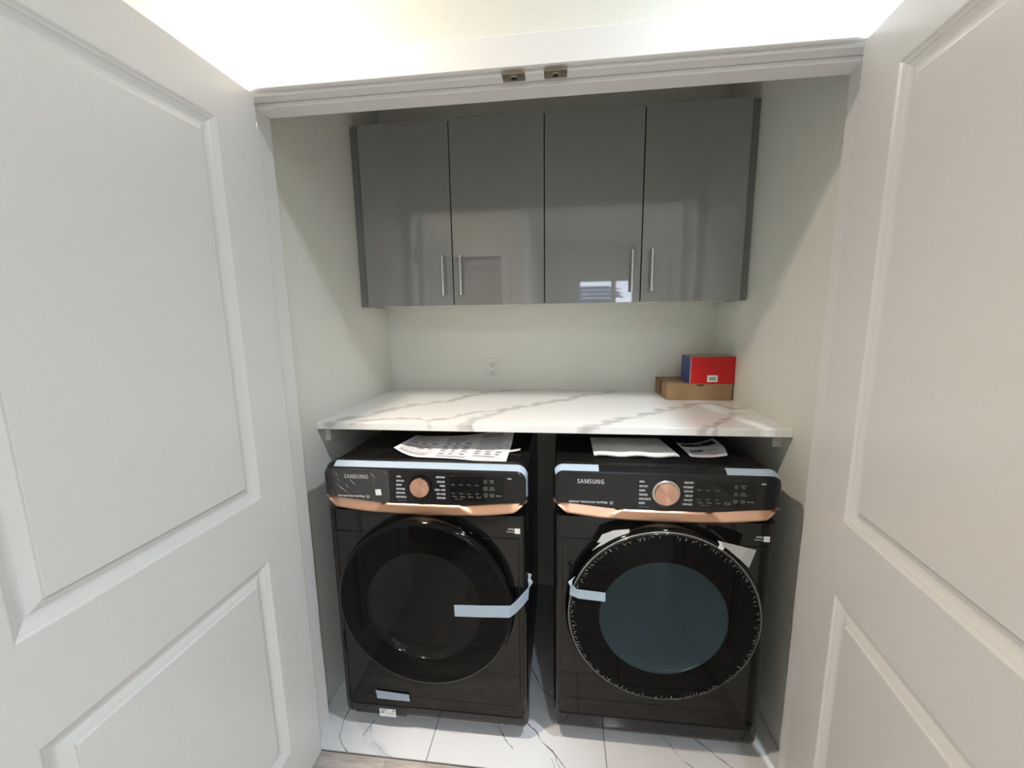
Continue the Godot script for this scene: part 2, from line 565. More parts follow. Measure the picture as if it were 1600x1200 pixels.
func room_shell() -> void:
	tile_floor()
	plank_floor()
	var st := new_st()
	# closet walls
	bx(st, Vector3(XL - 0.1, 0, ZB), Vector3(XL, CLOSET_H, ZJ), 0.0)
	struct("wall_left", st, M.wall)
	st = new_st()
	bx(st, Vector3(XR, 0, ZB), Vector3(XR + 0.1, CLOSET_H, ZJ), 0.0)
	struct("wall_right", st, M.wall)
	st = new_st()
	bx(st, Vector3(XL - 0.1, 0, ZB - 0.1), Vector3(XR + 0.1, CLOSET_H, ZB), 0.0)
	struct("wall_back", st, M.wall)
	st = new_st()
	bx(st, Vector3(XL - 0.1, CLOSET_H, ZB - 0.1), Vector3(XR + 0.1, CLOSET_H + 0.1, ZJ), 0.0)
	struct("ceiling", st, M.ceiling)
	# the wall that the opening is cut through, seen from the hall
	st = new_st()
	bx(st, Vector3(-2.7, 0, ZJ), Vector3(-0.878, HALL_H, ZF), 0.0)
	bx(st, Vector3(0.7728, 0, ZJ), Vector3(3.3, HALL_H, ZF), 0.0)
	bx(st, Vector3(-0.878, 2.1286, ZJ), Vector3(0.7728, HALL_H, ZF), 0.0)
	struct("wall_front", st, M.wall)
	# hall and the room beyond it, behind the camera
	st = new_st()
	bx(st, Vector3(-2.7, HALL_H, ZJ), Vector3(3.3, HALL_H + 0.12, 4.3), 0.0)
	struct("ceiling_001", st, M.ceiling)
	st = new_st()
	bx(st, Vector3(-2.7, 0, ZF), Vector3(-2.6, HALL_H, 0.7), 0.0)
	struct("wall_hall_left", st, M.wall)
	st = new_st()
	bx(st, Vector3(-2.6, 0, 0.6), Vector3(-1.30, HALL_H, 0.7), 0.0)
	bx(st, Vector3(-0.535, 0, 0.6), Vector3(-0.358, HALL_H, 0.7), 0.0)
	bx(st, Vector3(-1.30, 2.09, 0.6), Vector3(-0.535, HALL_H, 0.7), 0.0)
	struct("wall_hall_back", st, M.wall)
	st = new_st()
	bx(st, Vector3(-0.458, 0, 0.7), Vector3(-0.358, HALL_H, 4.2), 0.0)
	struct("wall_room_left", st, M.wall)
	st = new_st()
	bx(st, Vector3(3.2, 0, ZF), Vector3(3.3, HALL_H, 4.2), 0.0)
	struct("wall_room_right", st, M.wall)
	st = new_st()
	bx(st, Vector3(-0.458, 0, 4.2), Vector3(0.33, HALL_H, 4.3), 0.0)
	bx(st, Vector3(1.32, 0, 4.2), Vector3(3.3, HALL_H, 4.3), 0.0)
	bx(st, Vector3(0.33, 2.16, 4.2), Vector3(1.32, HALL_H, 4.3), 0.0)
	bx(st, Vector3(0.33, 0, 4.2), Vector3(1.32, 0.95, 4.3), 0.0)
	struct("wall_room_back", st, M.wall)
	# window of the far room
	var w := struct_node("window_1", Vector3(0.825, 0.95, 4.24))
	st = new_st()
	bx(st, Vector3(-0.495, 0, -0.04), Vector3(-0.455, 1.21, 0.04))
	bx(st, Vector3(0.455, 0, -0.04), Vector3(0.495, 1.21, 0.04))
	bx(st, Vector3(-0.455, 1.17, -0.04), Vector3(0.455, 1.21, 0.04))
	bx(st, Vector3(-0.455, 0, -0.04), Vector3(0.455, 0.04, 0.04))
	obj("window_frame", st, M.trim, w)
	st = new_st()
	bx(st, Vector3(0.09, 0.04, -0.035), Vector3(0.17, 1.17, 0.035))
	obj("mullion", st, M.trim, w)
	for q in [[-0.455, 0.09], [0.17, 0.455]]:
		st = new_st()
		bx(st, Vector3(q[0], 0.04, -0.003), Vector3(q[1], 1.17, 0.003), 0.0)
		obj("pane", st, M.pane, w)
	# the house across the way, outside that window
	var h := struct_node("wall_outside", Vector3(-1.0, 0, 9.6))
	st = new_st()
	bx(st, Vector3(-4.0, -3.0, 0), Vector3(2.6, 2.05, 5.0), 0.0)
	obj("house_wall", st, M.siding, h)
	st = new_st()
	for k in 3:
		poly(st, [Vector3(-4.3, 2.05 + k * 0.13, -0.3 + k * 0.16), Vector3(2.9, 2.05 + k * 0.13, -0.3 + k * 0.16), Vector3(2.75 - k * 0.15, 2.17 + k * 0.13, -0.16 + k * 0.16), Vector3(-4.3, 2.17 + k * 0.13, -0.16 + k * 0.16)], Vector3(-1.0, 0, 2.0))
	obj("house_roof", st, M.roof, h)
	# door at the far side of the hall
	var d := struct_node("door_3", Vector3(-0.9175, 0, 0.6))
	st = new_st()
	door_leaf(st, -0.3775, 0.3775, 0.01, 2.085, 0.03, 0.065)
	obj("leaf", st, M.grey_door, d)
	st = new_st()
	for s in [-1, 1]:
		bx(st, Vector3(minf(s * 0.375, s * 0.455), 0, -0.016), Vector3(maxf(s * 0.375, s * 0.455), 2.17, 0.0))
	bx(st, Vector3(-0.375, 2.085, -0.016), Vector3(0.375, 2.17, 0.0))
	obj("casing", st, M.trim, d)

func opening_trim() -> void:
	# jambs with door stops, and the catch plates in the head
	var t := struct_node("trim_1")
	var hj := 2.1086
	var st := new_st()
	bx(st, Vector3(-0.878, 0, ZJ), Vector3(-0.858, hj + 0.02, ZF), 0.0015)
	bx(st, Vector3(-0.858, 0, ZJ), Vector3(-0.8458, hj, -0.973), 0.0015)
	obj("side_jamb", st, M.trim, t)
	st = new_st()
	bx(st, Vector3(0.7528, 0, ZJ), Vector3(0.7728, hj + 0.02, ZF), 0.0015)
	bx(st, Vector3(0.7408, 0, ZJ), Vector3(0.7528, hj, -0.973), 0.0015)
	obj("side_jamb", st, M.trim, t)
	st = new_st()
	bx(st, Vector3(-0.858, hj, ZJ), Vector3(0.7528, hj + 0.02, ZF), 0.0035)
	bx(st, Vector3(-0.8458, hj - 0.012, ZJ), Vector3(0.7408, hj, -0.973), 0.002)
	obj("head_jamb", st, M.trim, t)
	for x in [-0.1062, 0.0002]:
		var pl := new_st()
		bx(pl, Vector3(x - 0.029, hj - 0.0022, -0.9646), Vector3(x + 0.029, hj - 0.0002, -0.9215), 0.0008)
		bx(pl, Vector3(x - 0.029, hj - 0.006, -0.9245), Vector3(x + 0.029, hj - 0.0022, -0.9205), 0.001)
		lathe(pl, [Vector2(0.006, 0.0018), Vector2(0.0105, 0.0022), Vector2(0.0125, 0.0)], Vector3(x, hj - 0.0022, -0.9475), Vector3.DOWN, 20)
		var p := obj("catch_plate", pl, M.nickel, t)
		pl = new_st()
		lathe(pl, [Vector2(0.006, 0.0), Vector2(0.0, 0.0004)], Vector3(x, hj - 0.0024, -0.9475), Vector3.DOWN, 16)
		obj("catch_hole", pl, M.dark, p)
	var c := struct_node("trim_2")
	st = new_st()
	bx(st, Vector3(-0.942, 2.1165, ZF), Vector3(0.8368, 2.193, -0.921), 0.003)
	obj("head_casing", st, M.trim, c)
	for q in [[-0.942, -0.866], [0.7608, 0.8368]]:
		st = new_st()
		bx(st, Vector3(q[0], 0, ZF), Vector3(q[1], 2.1165, -0.921), 0.003)
		obj("side_casing", st, M.trim, c)

# slab with two recessed fields on both faces; z from zf (front) to zb
func door_leaf(st: SurfaceTool, x0: float, x1: float, y0: float, y1: float, za: float, zb: float) -> void:
	var px0 := x0 + 0.138
	var px1 := x1 - 0.138
	var lo := [0.177, 1.0135]
	var hi := [0.826, 1.993]
	var c := Vector3((x0 + x1) / 2, (y0 + y1) / 2, (za + zb) / 2)
	for z in [za, zb]:
		for r in [[x0, y0, px0, y1], [px1, y0, x1, y1], [px0, y0, px1, lo[0]], [px0, hi[0], px1, lo[1]], [px0, hi[1], px1, y1]]:
			poly(st, [Vector3(r[0], r[1], z), Vector3(r[2], r[1], z), Vector3(r[2], r[3], z), Vector3(r[0], r[3], z)], Vector3((r[0] + r[2]) / 2, (r[1] + r[3]) / 2, c.z))
	for x in [x0, x1]:
		poly(st, [Vector3(x, y0, za), Vector3(x, y1, za), Vector3(x, y1, zb), Vector3(x, y0, zb)], c)
	for y in [y0, y1]:
		poly(st, [Vector3(x0, y, za), Vector3(x1, y, za), Vector3(x1, y, zb), Vector3(x0, y, zb)], c)
	if absf(za - 0.03) < 1e-6:   # the plain door across the hall carries its fields in the same mesh
		for k in 2:
			door_field(st, px0, lo[k], px1, hi[k], za, zb)

func door_field(st: SurfaceTool, x0: float, y0: float, x1: float, y1: float, za: float, zb: float) -> void:
	for f in [[za, signf(za - zb)], [zb, signf(zb - za)]]:
		var z: float = f[0]
		var s: float = f[1]
		var prof := []
		for q in [[0.0, 0.0], [0.002, 0.0006], [0.004, 0.0022], [0.006, 0.0040], [0.0115, 0.0064], [0.0125, 0.0082], [0.018, 0.0112], [0.024, 0.0134], [0.028, 0.0138], [0.040, 0.0084], [0.047, 0.0064], [0.0482, 0.0020], [0.050, 0.0014]]:
			prof.append(Vector2(q[0], z - s * q[1]))
		moulding(st, x0, y0, x1, y1, prof, s)
		var i := 0.05
		var zz := z - s * 0.0014
		poly(st, [Vector3(x0 + i, y0 + i, zz), Vector3(x1 - i, y0 + i, zz), Vector3(x1 - i, y1 - i, zz), Vector3(x0 + i, y1 - i, zz)], Vector3((x0 + x1) / 2, (y0 + y1) / 2, zz - s))

func closet_door(called: String, at: Vector3, turn: float, side: float) -> void:
	# local x runs along the leaf (side -1: towards -x), z is the face that looks into the closet when shut
	var d := struct_node(called, at, turn)
	var x0 := minf(0.0, side * 0.803)
	var x1 := maxf(0.0, side * 0.803)
	var st := new_st()
	door_leaf(st, x0, x1, 0.012, 2.1070, 0.0, -0.042)
	obj("leaf", st, M.door, d)
	for k in [[0.177, 0.826], [1.0135, 1.993]]:
		st = new_st()
		door_field(st, x0 + 0.138, k[0], x1 - 0.138, k[1], 0.0, -0.042)
		obj("panel", st, M.door, d)
	for y in [0.25, 1.08, 1.88]:
		st = new_st()
		tube(st, Vector3(-side * 0.004, y - 0.045, -0.047), Vector3(-side * 0.004, y + 0.045, -0.047), 0.0065, 12, 0.001)
		obj("hinge", st, M.nickel, d)

# ------------------------------------------------------------------ closet fittings
func wall_cabinet(label: String, x0: float, x1: float) -> void:
	var zf := -1.6077
	var yb := 1.5591
	var yt := 2.3208
	var t := thing("wall_cabinet", label, "cabinet", Vector3((x0 + x1) / 2, yb, ZB), 0.0, "")
	var w := (x1 - x0) / 2
	var d := zf - 0.02 - ZB
	var st := new_st()
	var h := yt - yb
	bx(st, Vector3(-w + 0.0005, 0.003, 0.002), Vector3(-w + 0.018, h, d), 0.0005)
	bx(st, Vector3(w - 0.018, 0.003, 0.002), Vector3(w - 0.0005, h, d), 0.0005)
	bx(st, Vector3(-w + 0.018, h - 0.018, 0.002), Vector3(w - 0.018, h, d), 0.0005)
	bx(st, Vector3(-w + 0.018, 0.003, 0.002), Vector3(w - 0.018, 0.021, d), 0.0005)
	bx(st, Vector3(-w + 0.018, 0.021, 0.002), Vector3(w - 0.018, h - 0.018, 0.01), 0.0005)
	obj("carcass", st, M.carcass, t)
	for s in [-1, 1]:
		var a := 0.0021 if s > 0 else -w + 0.0021
		var b := w - 0.0021 if s > 0 else -0.0021
		st = new_st()
		bx(st, Vector3(a, 0.0, d + 0.001), Vector3(b, h, d + 0.02), 0.0012)
		var door := obj("door", st, M.cab, t)
		var hx: float = s * 0.0395
		st = new_st()
		var z1 := d + 0.02
		tube(st, Vector3(hx, 0.044, z1 + 0.029), Vector3(hx, 0.213, z1 + 0.029), 0.006, 16, 0.0012)
		for y in [0.064, 0.193]:
			tube(st, Vector3(hx, y, z1), Vector3(hx, y, z1 + 0.029), 0.0045, 12)
		obj("handle", st, M.chrome, door)
	# the back of the gap between the doors
	st = new_st()
	bx(st, Vector3(-w + 0.0004, 0.004, d), Vector3(w - 0.0004, h - 0.001, d + 0.0007), 0.0)
	obj("door_seal", st, M.gap, t)

func cabinets() -> void:
	wall_cabinet("glossy grey two-door wall cabinet on the left, reflecting a doorway", -0.854, -0.053)
	wall_cabinet("glossy grey two-door wall cabinet on the right, above the red box", -0.053, 0.749)
	var st := new_st()
	bx(st, Vector3(XL + 0.0005, 1.5591, -1.80), Vector3(-0.8545, 2.3208, -1.622), 0.0008)
	tag(obj("filler_strip", st, M.cab_side), "narrow grey filler strip between left wall and wall cabinets", "filler strip", "")
	st = new_st()
	bx(st, Vector3(0.7495, 1.5591, -1.80), Vector3(XR - 0.0005, 2.3208, -1.622), 0.0008)
	tag(obj("filler_strip", st, M.cab_side), "narrow grey filler strip between right wall and wall cabinets", "filler strip", "")
	# worktop: a slab with a small arris, its uv carries the veins over the front edge
	st = new_st()
	var z1 := -1.1959
	var y1 := 1.126
	var y0 := 1.099
	var b := 0.0015
	var x0 := XL + 0.001
	var x1 := XR - 0.001
	var zb := ZB + 0.001
	var c := Vector3(0, (y0 + y1) / 2, (zb + z1) / 2)
	var uv := func(q: Array) -> Array:
		return q.map(func(p): return Vector2((p.x - XL) / 1.672, (p.z - ZB + (y1 - p.y)) / 0.760))
	for q in [
		[Vector3(x0, y1, zb), Vector3(x1, y1, zb), Vector3(x1, y1, z1 - b), Vector3(x0, y1, z1 - b)],
		[Vector3(x0, y1, z1 - b), Vector3(x1, y1, z1 - b), Vector3(x1, y1 - b, z1), Vector3(x0, y1 - b, z1)],
		[Vector3(x0, y1 - b, z1), Vector3(x1, y1 - b, z1), Vector3(x1, y0 + b, z1), Vector3(x0, y0 + b, z1)],
		[Vector3(x0, y0 + b, z1), Vector3(x1, y0 + b, z1), Vector3(x1, y0, z1 - b), Vector3(x0, y0, z1 - b)],
		[Vector3(x0, y0, zb), Vector3(x1, y0, zb), Vector3(x1, y0, z1 - b), Vector3(x0, y0, z1 - b)],
		[Vector3(x0, y0, zb), Vector3(x1, y0, zb), Vector3(x1, y1, zb), Vector3(x0, y1, zb)],
		[Vector3(x0, y0, zb), Vector3(x0, y1, zb), Vector3(x0, y1, z1 - b), Vector3(x0, y0, z1 - b)],
		[Vector3(x1, y0, zb), Vector3(x1, y1, zb), Vector3(x1, y1, z1 - b), Vector3(x1, y0, z1 - b)]]:
		poly(st, q, c, uv.call(q))
	tag(obj("worktop", st, M.quartz), "white quartz worktop with broad grey veins above the machines", "worktop")
	st = new_st()
	bx(st, Vector3(XL + 0.0005, 1.040, ZB + 0.02), Vector3(XL + 0.022, 1.0985, -1.245), 0.001)
	tag(obj("support_cleat", st, M.carcass), "white cleat on the left wall under the worktop end", "cleat", "")
	st = new_st()
	bx(st, Vector3(XR - 0.03, 1.045, ZB + 0.02), Vector3(XR - 0.0005, 1.0985, -1.262), 0.001)
	tag(obj("support_cleat", st, M.carcass), "white cleat on the right wall under the worktop end", "cleat", "")
	# outlet
	var t := thing("wall_outlet", "white double wall socket on the back wall above the worktop", "socket", Vector3(-0.338, 1.2355, ZB))
	st = new_st()
	loft(st, [[rrect(-0.0352, -0.0573, 0.0352, 0.0573, [0.004, 0.004, 0.004, 0.004], 3), 0.0003], [rrect(-0.0352, -0.0573, 0.0352, 0.0573, [0.004, 0.004, 0.004, 0.004], 3), 0.004], [rrect(-0.032, -0.054, 0.032, 0.054, [0.003, 0.003, 0.003, 0.003], 3), 0.0065]])
	obj("faceplate", st, M.outlet, t)
	st = new_st()
	bx(st, Vector3(-0.0172, -0.034, 0.0063), Vector3(0.0172, 0.034, 0.0066), 0.0)
	obj("shadow_gap", st, M.grey_card, t)
	st = new_st()
	loft(st, [[rrect(-0.0163, -0.033, 0.0163, 0.033, [0.002, 0.002, 0.002, 0.002], 2), 0.006], [rrect(-0.0163, -0.033, 0.0163, 0.033, [0.002, 0.002, 0.002, 0.002], 2), 0.0082], [rrect(-0.0156, -0.0323, 0.0156, 0.0323, [0.002, 0.002, 0.002, 0.002], 2), 0.009]])
	var r := obj("receptacle", st, M.outlet, t)
	for dy in [0.0195, -0.0195]:
		st = new_st()
		bx(st, Vector3(-0.0078, dy - 0.001, 0.0112), Vector3(-0.0054, dy + 0.008, 0.0092), 0.0)
		bx(st, Vector3(0.0054, dy, 0.0112), Vector3(0.0078, dy + 0.008, 0.0092), 0.0)
		lathe(st, [Vector2(0.0028, 0.0), Vector2(0.0, 0.0003)], Vector3(0, dy - 0.0075, 0.0090), Vector3(0, 0, 1), 12)
		obj("slot", st, M.dark, r)
	for y in [0.0475, -0.0475]:
		st = new_st()
		lathe(st, [Vector2(0.003, 0.0), Vector2(0.0024, 0.0008), Vector2(0, 0.001)], Vector3(0, y, 0.0064), Vector3(0, 0, 1), 12)
		obj("screw", st, M.outlet, t)

func boxes() -> void:
	# brown mailer box with the printed box on top of it
	var t := thing("cardboard_box", "flat brown cardboard box on the worktop under the red box", "box", Vector3(0.631, 1.1263, -1.787))
	var hx := 0.1395
	var hz := 0.1107
	var st := new_st()
	bx(st, Vector3(-hx, 0.0, -hz), Vector3(hx, 0.0725, hz), 0.0015)
	obj("tray", st, M.kraft, t)
	st = new_st()
	bx(st, Vector3(-hx - 0.0006, 0.0718, -hz - 0.0006), Vector3(hx + 0.0006, 0.0742, hz + 0.0006), 0.0008)
	obj("lid", st, M.kraft, t)
	st = new_st()
	bx(st, Vector3(-hx - 0.0008, 0.0695, -hz + 0.002), Vector3(-hx + 0.001, 0.0722, hz - 0.001), 0.0)
	obj("lid_seam", st, M.kraft_edge, t)
	st = new_st()
	bx(st, Vector3(-hx - 0.0006, 0.004, -0.022), Vector3(-hx + 0.001, 0.07, 0.01), 0.0)
	obj("tuck_slot", st, M.kraft_edge, t)
	st = new_st()
	var half := [Vector3(0.018, 0.0718, 0)]
	for k in 13:
		var a := PI * k / 12.0
		half[0] = half[0]
		half.append(Vector3(cos(a) * 0.017, 0.0718 - sin(a) * 0.009, 0))
	var q := []
	for k in range(1, half.size()):
		q.append(half[k] + Vector3(0.003, 0, hz + 0.0004))
	poly(st, q, Vector3(0, 0.06, 0))
	obj("thumb_notch", st, M.kraft_edge, t)
	t = thing("printed_box", "red box with blue side and white barcode label, on the cardboard box", "box", Vector3(0.681, 1.2006, -1.7425), deg_to_rad(1.2))
	hx = 0.0945
	hz = 0.0655
	var h := 0.1195
	st = new_st()
	poly(st, [Vector3(-hx, 0, hz), Vector3(hx, 0, hz), Vector3(hx, h, hz), Vector3(-hx, h, hz)], Vector3(0, h / 2, 0))
	poly(st, [Vector3(hx, 0, -hz), Vector3(hx, 0, hz), Vector3(hx, h, hz), Vector3(hx, h, -hz)], Vector3(0, h / 2, 0))
	poly(st, [Vector3(-hx, 0, -hz), Vector3(hx, 0, -hz), Vector3(hx, h, -hz), Vector3(-hx, h, -hz)], Vector3(0, h / 2, 0))
	poly(st, [Vector3(-hx, 0, -hz), Vector3(hx, 0, -hz), Vector3(hx, 0, hz), Vector3(-hx, 0, hz)], Vector3(0, h / 2, 0))
	obj("red_carton", st, M.red, t)
	st = new_st()
	poly(st, [Vector3(-hx, 0, -hz), Vector3(-hx, 0, hz), Vector3(-hx, h, hz), Vector3(-hx, h, -hz)], Vector3(0, h / 2, 0))
	obj("side_panel", st, M.blue, t)
	st = new_st()
	var P := []
	for i in 9:
		var row := []
		for j in 9:
			var u := i / 8.0
			var v := j / 8.0
			row.append(Vector3(lerpf(-hx, hx, u), h + 0.006 * sin(PI * u) * sin(PI * v), lerpf(-hz, hz, v)))
		P.append(row)
	grid(st, P, true)
	obj("top_flap", st, M.grey_card, t)
	st = new_st()
	bx(st, Vector3(-hx - 0.0004, 0.002, hz - 0.004), Vector3(-hx + 0.002, h - 0.002, hz + 0.0005), 0.0)
	obj("edge_strip", st, M.foam, t)
	st = new_st()
	bx(st, Vector3(-0.021, 0.008, hz - 0.0005), Vector3(0.0235, 0.038, hz + 0.0006), 0.0)
	var lb := obj("sticker", st, M.white, t)
	st = new_st()
	for k in 9:
		var x := -0.012 + k * 0.0032
		bx(st, Vector3(x, 0.016, hz + 0.0005), Vector3(x + (0.0012 if k % 3 else 0.0022), 0.030, hz + 0.0009), 0.0)
	obj("barcode", st, M.dark, lb)

func leaflets() -> void:
	# printed instruction sheet on the washer
	var base_y := 1.0185
	var st := new_st()
	var P := []
	for i in 17:
		var u := i / 16.0
		var row := []
		for j in 17:
			var v := j / 16.0
			var back := Vector3(lerpf(-0.575, -0.170, u), 0, lerpf(-1.385, -1.440, u))
			var front := Vector3(lerpf(-0.565, -0.165, u), 0, lerpf(-1.150, -1.100, u))
			var p := back.lerp(front, v)
			p.y = base_y + 0.0015 + 0.004 * absf(sin(v * 5.0 + u)) * u + 0.03 * pow(maxf(0.0, u * 1.0 + (1.0 - v) - 1.35) / 0.65, 2.0)
			p.y += 0.016 * pow(maxf(0.0, (0.18 - u) / 0.18), 2.0) * (0.4 + v)
			p.x -= 0.02 * pow(maxf(0.0, (0.2 - u) / 0.2), 2.0) * v
			p.z += 0.004 * sin(u * 9.0) * v - 0.02 * pow(maxf(0.0, 0.25 - u) / 0.25, 2.0) * v
			row.append(p)
		P.append(row)
	sheet(st, P, 0.0006, true)
	tag(obj("instruction_sheet", st, M.print), "large printed instruction sheet on top of the washing machine", "leaflet")
	st = new_st()
	ribbon(st, [[Vector3(-0.172, 1.0185, -1.215), Vector3(-0.172, 1.0185, -1.243)], [Vector3(-0.15, 1.022, -1.218), Vector3(-0.15, 1.022, -1.245)], [Vector3(-0.128, 1.026, -1.222), Vector3(-0.128, 1.026, -1.246)]])
	tag(obj("paper_slip", st, M.white), "small white paper tab poking out from under the instruction sheet", "paper")
	# plain white envelope and a folded leaflet on the dryer
	st = new_st()
	P = []
	for i in 15:
		var u := i / 14.0
		var row := []
		for j in 15:
			var v := j / 14.0
			var back := Vector3(lerpf(0.137, 0.405, u), 0, -1.425)
			var front := Vector3(lerpf(0.134, 0.424, u), 0, lerpf(-1.192, -1.198, u))
			var p := back.lerp(front, v)
			p.y = base_y + 0.002 + 0.005 * sin(PI * u) * sin(PI * v) + 0.0025 * sin(u * 15.0) * v + 0.004 * v
			row.append(p)
		P.append(row)
	sheet(st, P, 0.003, true)
	tag(obj("paper_envelope", st, M.white), "plain white paper bag lying on top of the dryer", "envelope")
	st = new_st()
	P = []
	for i in 11:
		var u := i / 10.0
		var row := []
		for j in 11:
			var v := j / 10.0
			var back := Vector3(lerpf(0.452, 0.598, u), 0, lerpf(-1.352, -1.392, u))
			var front := Vector3(lerpf(0.462, 0.585, u), 0, lerpf(-1.205, -1.215, u))
			var p := back.lerp(front, v)
			p.y = base_y + 0.0015 + 0.016 * pow(absf(u - 0.4) * 1.6, 2.0) * (1.0 - 0.5 * v)
			p.x += 0.012 * sin(PI * v) * u
			row.append(p)
		P.append(row)
	sheet(st, P, 0.0012, true)
	var lf := thing("folded_leaflet", "small folded leaflet with a black heading on the dryer", "leaflet", Vector3.ZERO)
	obj("sheet", st, M.leaflet, lf)
	st = new_st()
	letters(st, "608", Vector3.ZERO, 0.022, -1, 0.042, true)
	var tx := obj("lettering", st, M.dark, lf)
	tx.position = Vector3(0.478, base_y + 0.0062, -1.262)
	tx.rotation = Vector3(-PI / 2, deg_to_rad(6.0), 0)

# ------------------------------------------------------------------ the machines
func trim_z(x: float, v: float) -> float:
	# copper handle strip: side wings lean back under the panel, the middle facet stands out
	var side := lerpf(0.010, -0.006, v)
	var mid := lerpf(0.009, 0.010, v)
	var edge := lerpf(0.170, 0.127, v)
	var k := 1.0 - smoothstep(edge - 0.004, edge + 0.012, absf(x))
	var end := pow(clampf((absf(x) - 0.29) / 0.05, 0.0, 1.0), 2.0) * 0.018
	return lerpf(side, mid, k) - end

func machine(called: String, label: String, at: Vector3, dryer: bool) -> void:
	var t := thing(called, label, "dryer" if dryer else "washer", at)
	var st := new_st()
	# sheet-metal body and lid
	bx(st, Vector3(-0.336, 0.056, -0.78), Vector3(0.336, 0.992, -0.05), 0.006)
	obj("body", st, M.black_side, t)
	st = new_st()
	bx(st, Vector3(-0.340, 0.993, -0.775), Vector3(0.340, 1.016, -0.056), 0.005)
	obj("lid", st, M.black, t)
	# front shell with rounded upright and bottom edges
	st = new_st()
	var rings := []
	for q in [[0.056, 0.020, -0.020], [0.058, 0.011, -0.011], [0.063, 0.005, -0.005], [0.072, 0.001, -0.001], [0.082, 0.0, 0.0], [0.7885, 0.0, 0.0]]:
		var w: float = 0.343 - q[1] * 0.5
		rings.append([shell_outline(w, q[2]), q[0]])
	loft(st, rings, "y", true, true)
	obj("front_panel", st, M.black, t)
	st = new_st()
	loft(st, [[shell_outline(0.343, 0.0), 0.790], [shell_outline(0.343, 0.0), 0.866]], "y", true, true)
	obj("upper_front", st, M.black, t)
	# the field round the door, set off by a dark groove
	st = new_st()
	var yl := 0.190 if dryer else 0.153
	loft(st, [[rrect(-0.3165, yl - 0.0035, 0.3175, 0.7875, [0.032, 0.032, 0.004, 0.004]), -0.001], [rrect(-0.3165, yl - 0.0035, 0.3175, 0.7875, [0.032, 0.032, 0.004, 0.004]), 0.0003]])
	obj("groove", st, M.gap, t)
	st = new_st()
	loft(st, [[rrect(-0.314, yl + 0.001, 0.314, 0.7870, [0.029, 0.029, 0.003, 0.003]), -0.001], [rrect(-0.314, yl + 0.001, 0.314, 0.7870, [0.029, 0.029, 0.003, 0.003]), 0.0012], [rrect(-0.3125, yl + 0.0025, 0.3125, 0.7860, [0.028, 0.028, 0.003, 0.003]), 0.0022]])
	obj("raised_front", st, M.black, t)
	for s in [-1, 1]:
		for z in [-0.72, -0.085]:
			st = new_st()
			lathe(st, [Vector2(0.0, 0.0), Vector2(0.024, 0.0), Vector2(0.024, 0.014), Vector2(0.012, 0.018), Vector2(0.012, 0.057), Vector2(0.0, 0.057)], Vector3(s * 0.285, 0, z), Vector3.UP, 16)
			obj("foot", st, M.rubber, t)
	# control panel with a bevelled crown
	st = new_st()
	var pr := []
	for q in [[0.345, 1.031, 0.034, -0.056], [0.345, 1.031, 0.034, -0.026], [0.3445, 1.029, 0.033, -0.018], [0.341, 1.018, 0.030, -0.002], [0.3385, 1.0135, 0.028, 0.0008], [0.335, 1.010, 0.026, 0.002]]:
		pr.append([panel_outline(q[0], q[1], q[2]), q[3]])
	loft(st, pr, "z", true, true)
	var cp := obj("control_panel", st, M.panel, t)
	# copper strip
	st = new_st()
	var P := []
	var cols := 241
	for i in cols:
		var x := lerpf(-0.344, 0.344, i / (cols - 1.0))
		var ax := absf(x)
		var yt := trim_top(x)
		var yb := 0.861 + 0.020 * pow(ax / 0.3, 2.2) + 0.022 * smoothstep(0.30, 0.344, ax)
		var row := [Vector3(x, yt + 0.001, -0.03)]
		for k in 7:
			var v := 1.0 - k / 6.0
			row.append(Vector3(x, lerpf(yb, yt, v), trim_z(x, v)))
		row.append(Vector3(x, yb - 0.001, trim_z(x, 0.0) - 0.004))
		row.append(Vector3(x, yb + 0.002, -0.03))
		P.append(row)
	for i in cols - 1:
		for j in P[i].size() - 1:
			poly(st, [P[i][j], P[i + 1][j], P[i + 1][j + 1], P[i][j + 1]], Vector3((P[i][j].x + P[i + 1][j].x) / 2, 0.886, -0.05))
	st.generate_normals()
	obj("copper_trim", st, M.copper, t)
	# dial
	st = new_st()
	var dc := Vector3(0.005, 0.956, 0.0022) if dryer else Vector3(-0.006, 0.958, 0.0022)
	var dr := 0.036 if dryer else 0.0328
	lathe(st, [Vector2(dr + 0.006, 0.0), Vector2(dr + 0.006, 0.003), Vector2(dr + 0.004, 0.0045), Vector2(dr - 0.002, 0.0045)], dc, Vector3(0, 0, 1), 40)
	obj("dial_bezel", st, M.silver if dryer else M.ring, t)
	st = new_st()
	lathe(st, [Vector2(dr, 0.0), Vector2(dr, 0.012), Vector2(dr - 0.001, 0.0135)], dc, Vector3(0, 0, 1), 40)
	var prof := [Vector2(dr - 0.001, 0.0135)]
	for k in 33:
		prof.append(Vector2((dr - 0.002) * (1.0 - k / 32.0), 0.0135 + (0.00022 if k % 2 else 0.0)))
	for k in prof.size() - 1:   # concentric brushing, every groove its own crease
		lathe(st, [prof[k], prof[k + 1]], dc, Vector3(0, 0, 1), 40)
	obj("dial", st, M.knob, t)
	machine_print(t, cp, dryer)
	machine_door(t, dryer)
	packing(t, dryer)

func trim_top(x: float) -> float:
	var ax := absf(x)
	return 0.896 + 0.016 * smoothstep(0.10, 0.33, ax) + 0.010 * smoothstep(0.318, 0.344, ax)

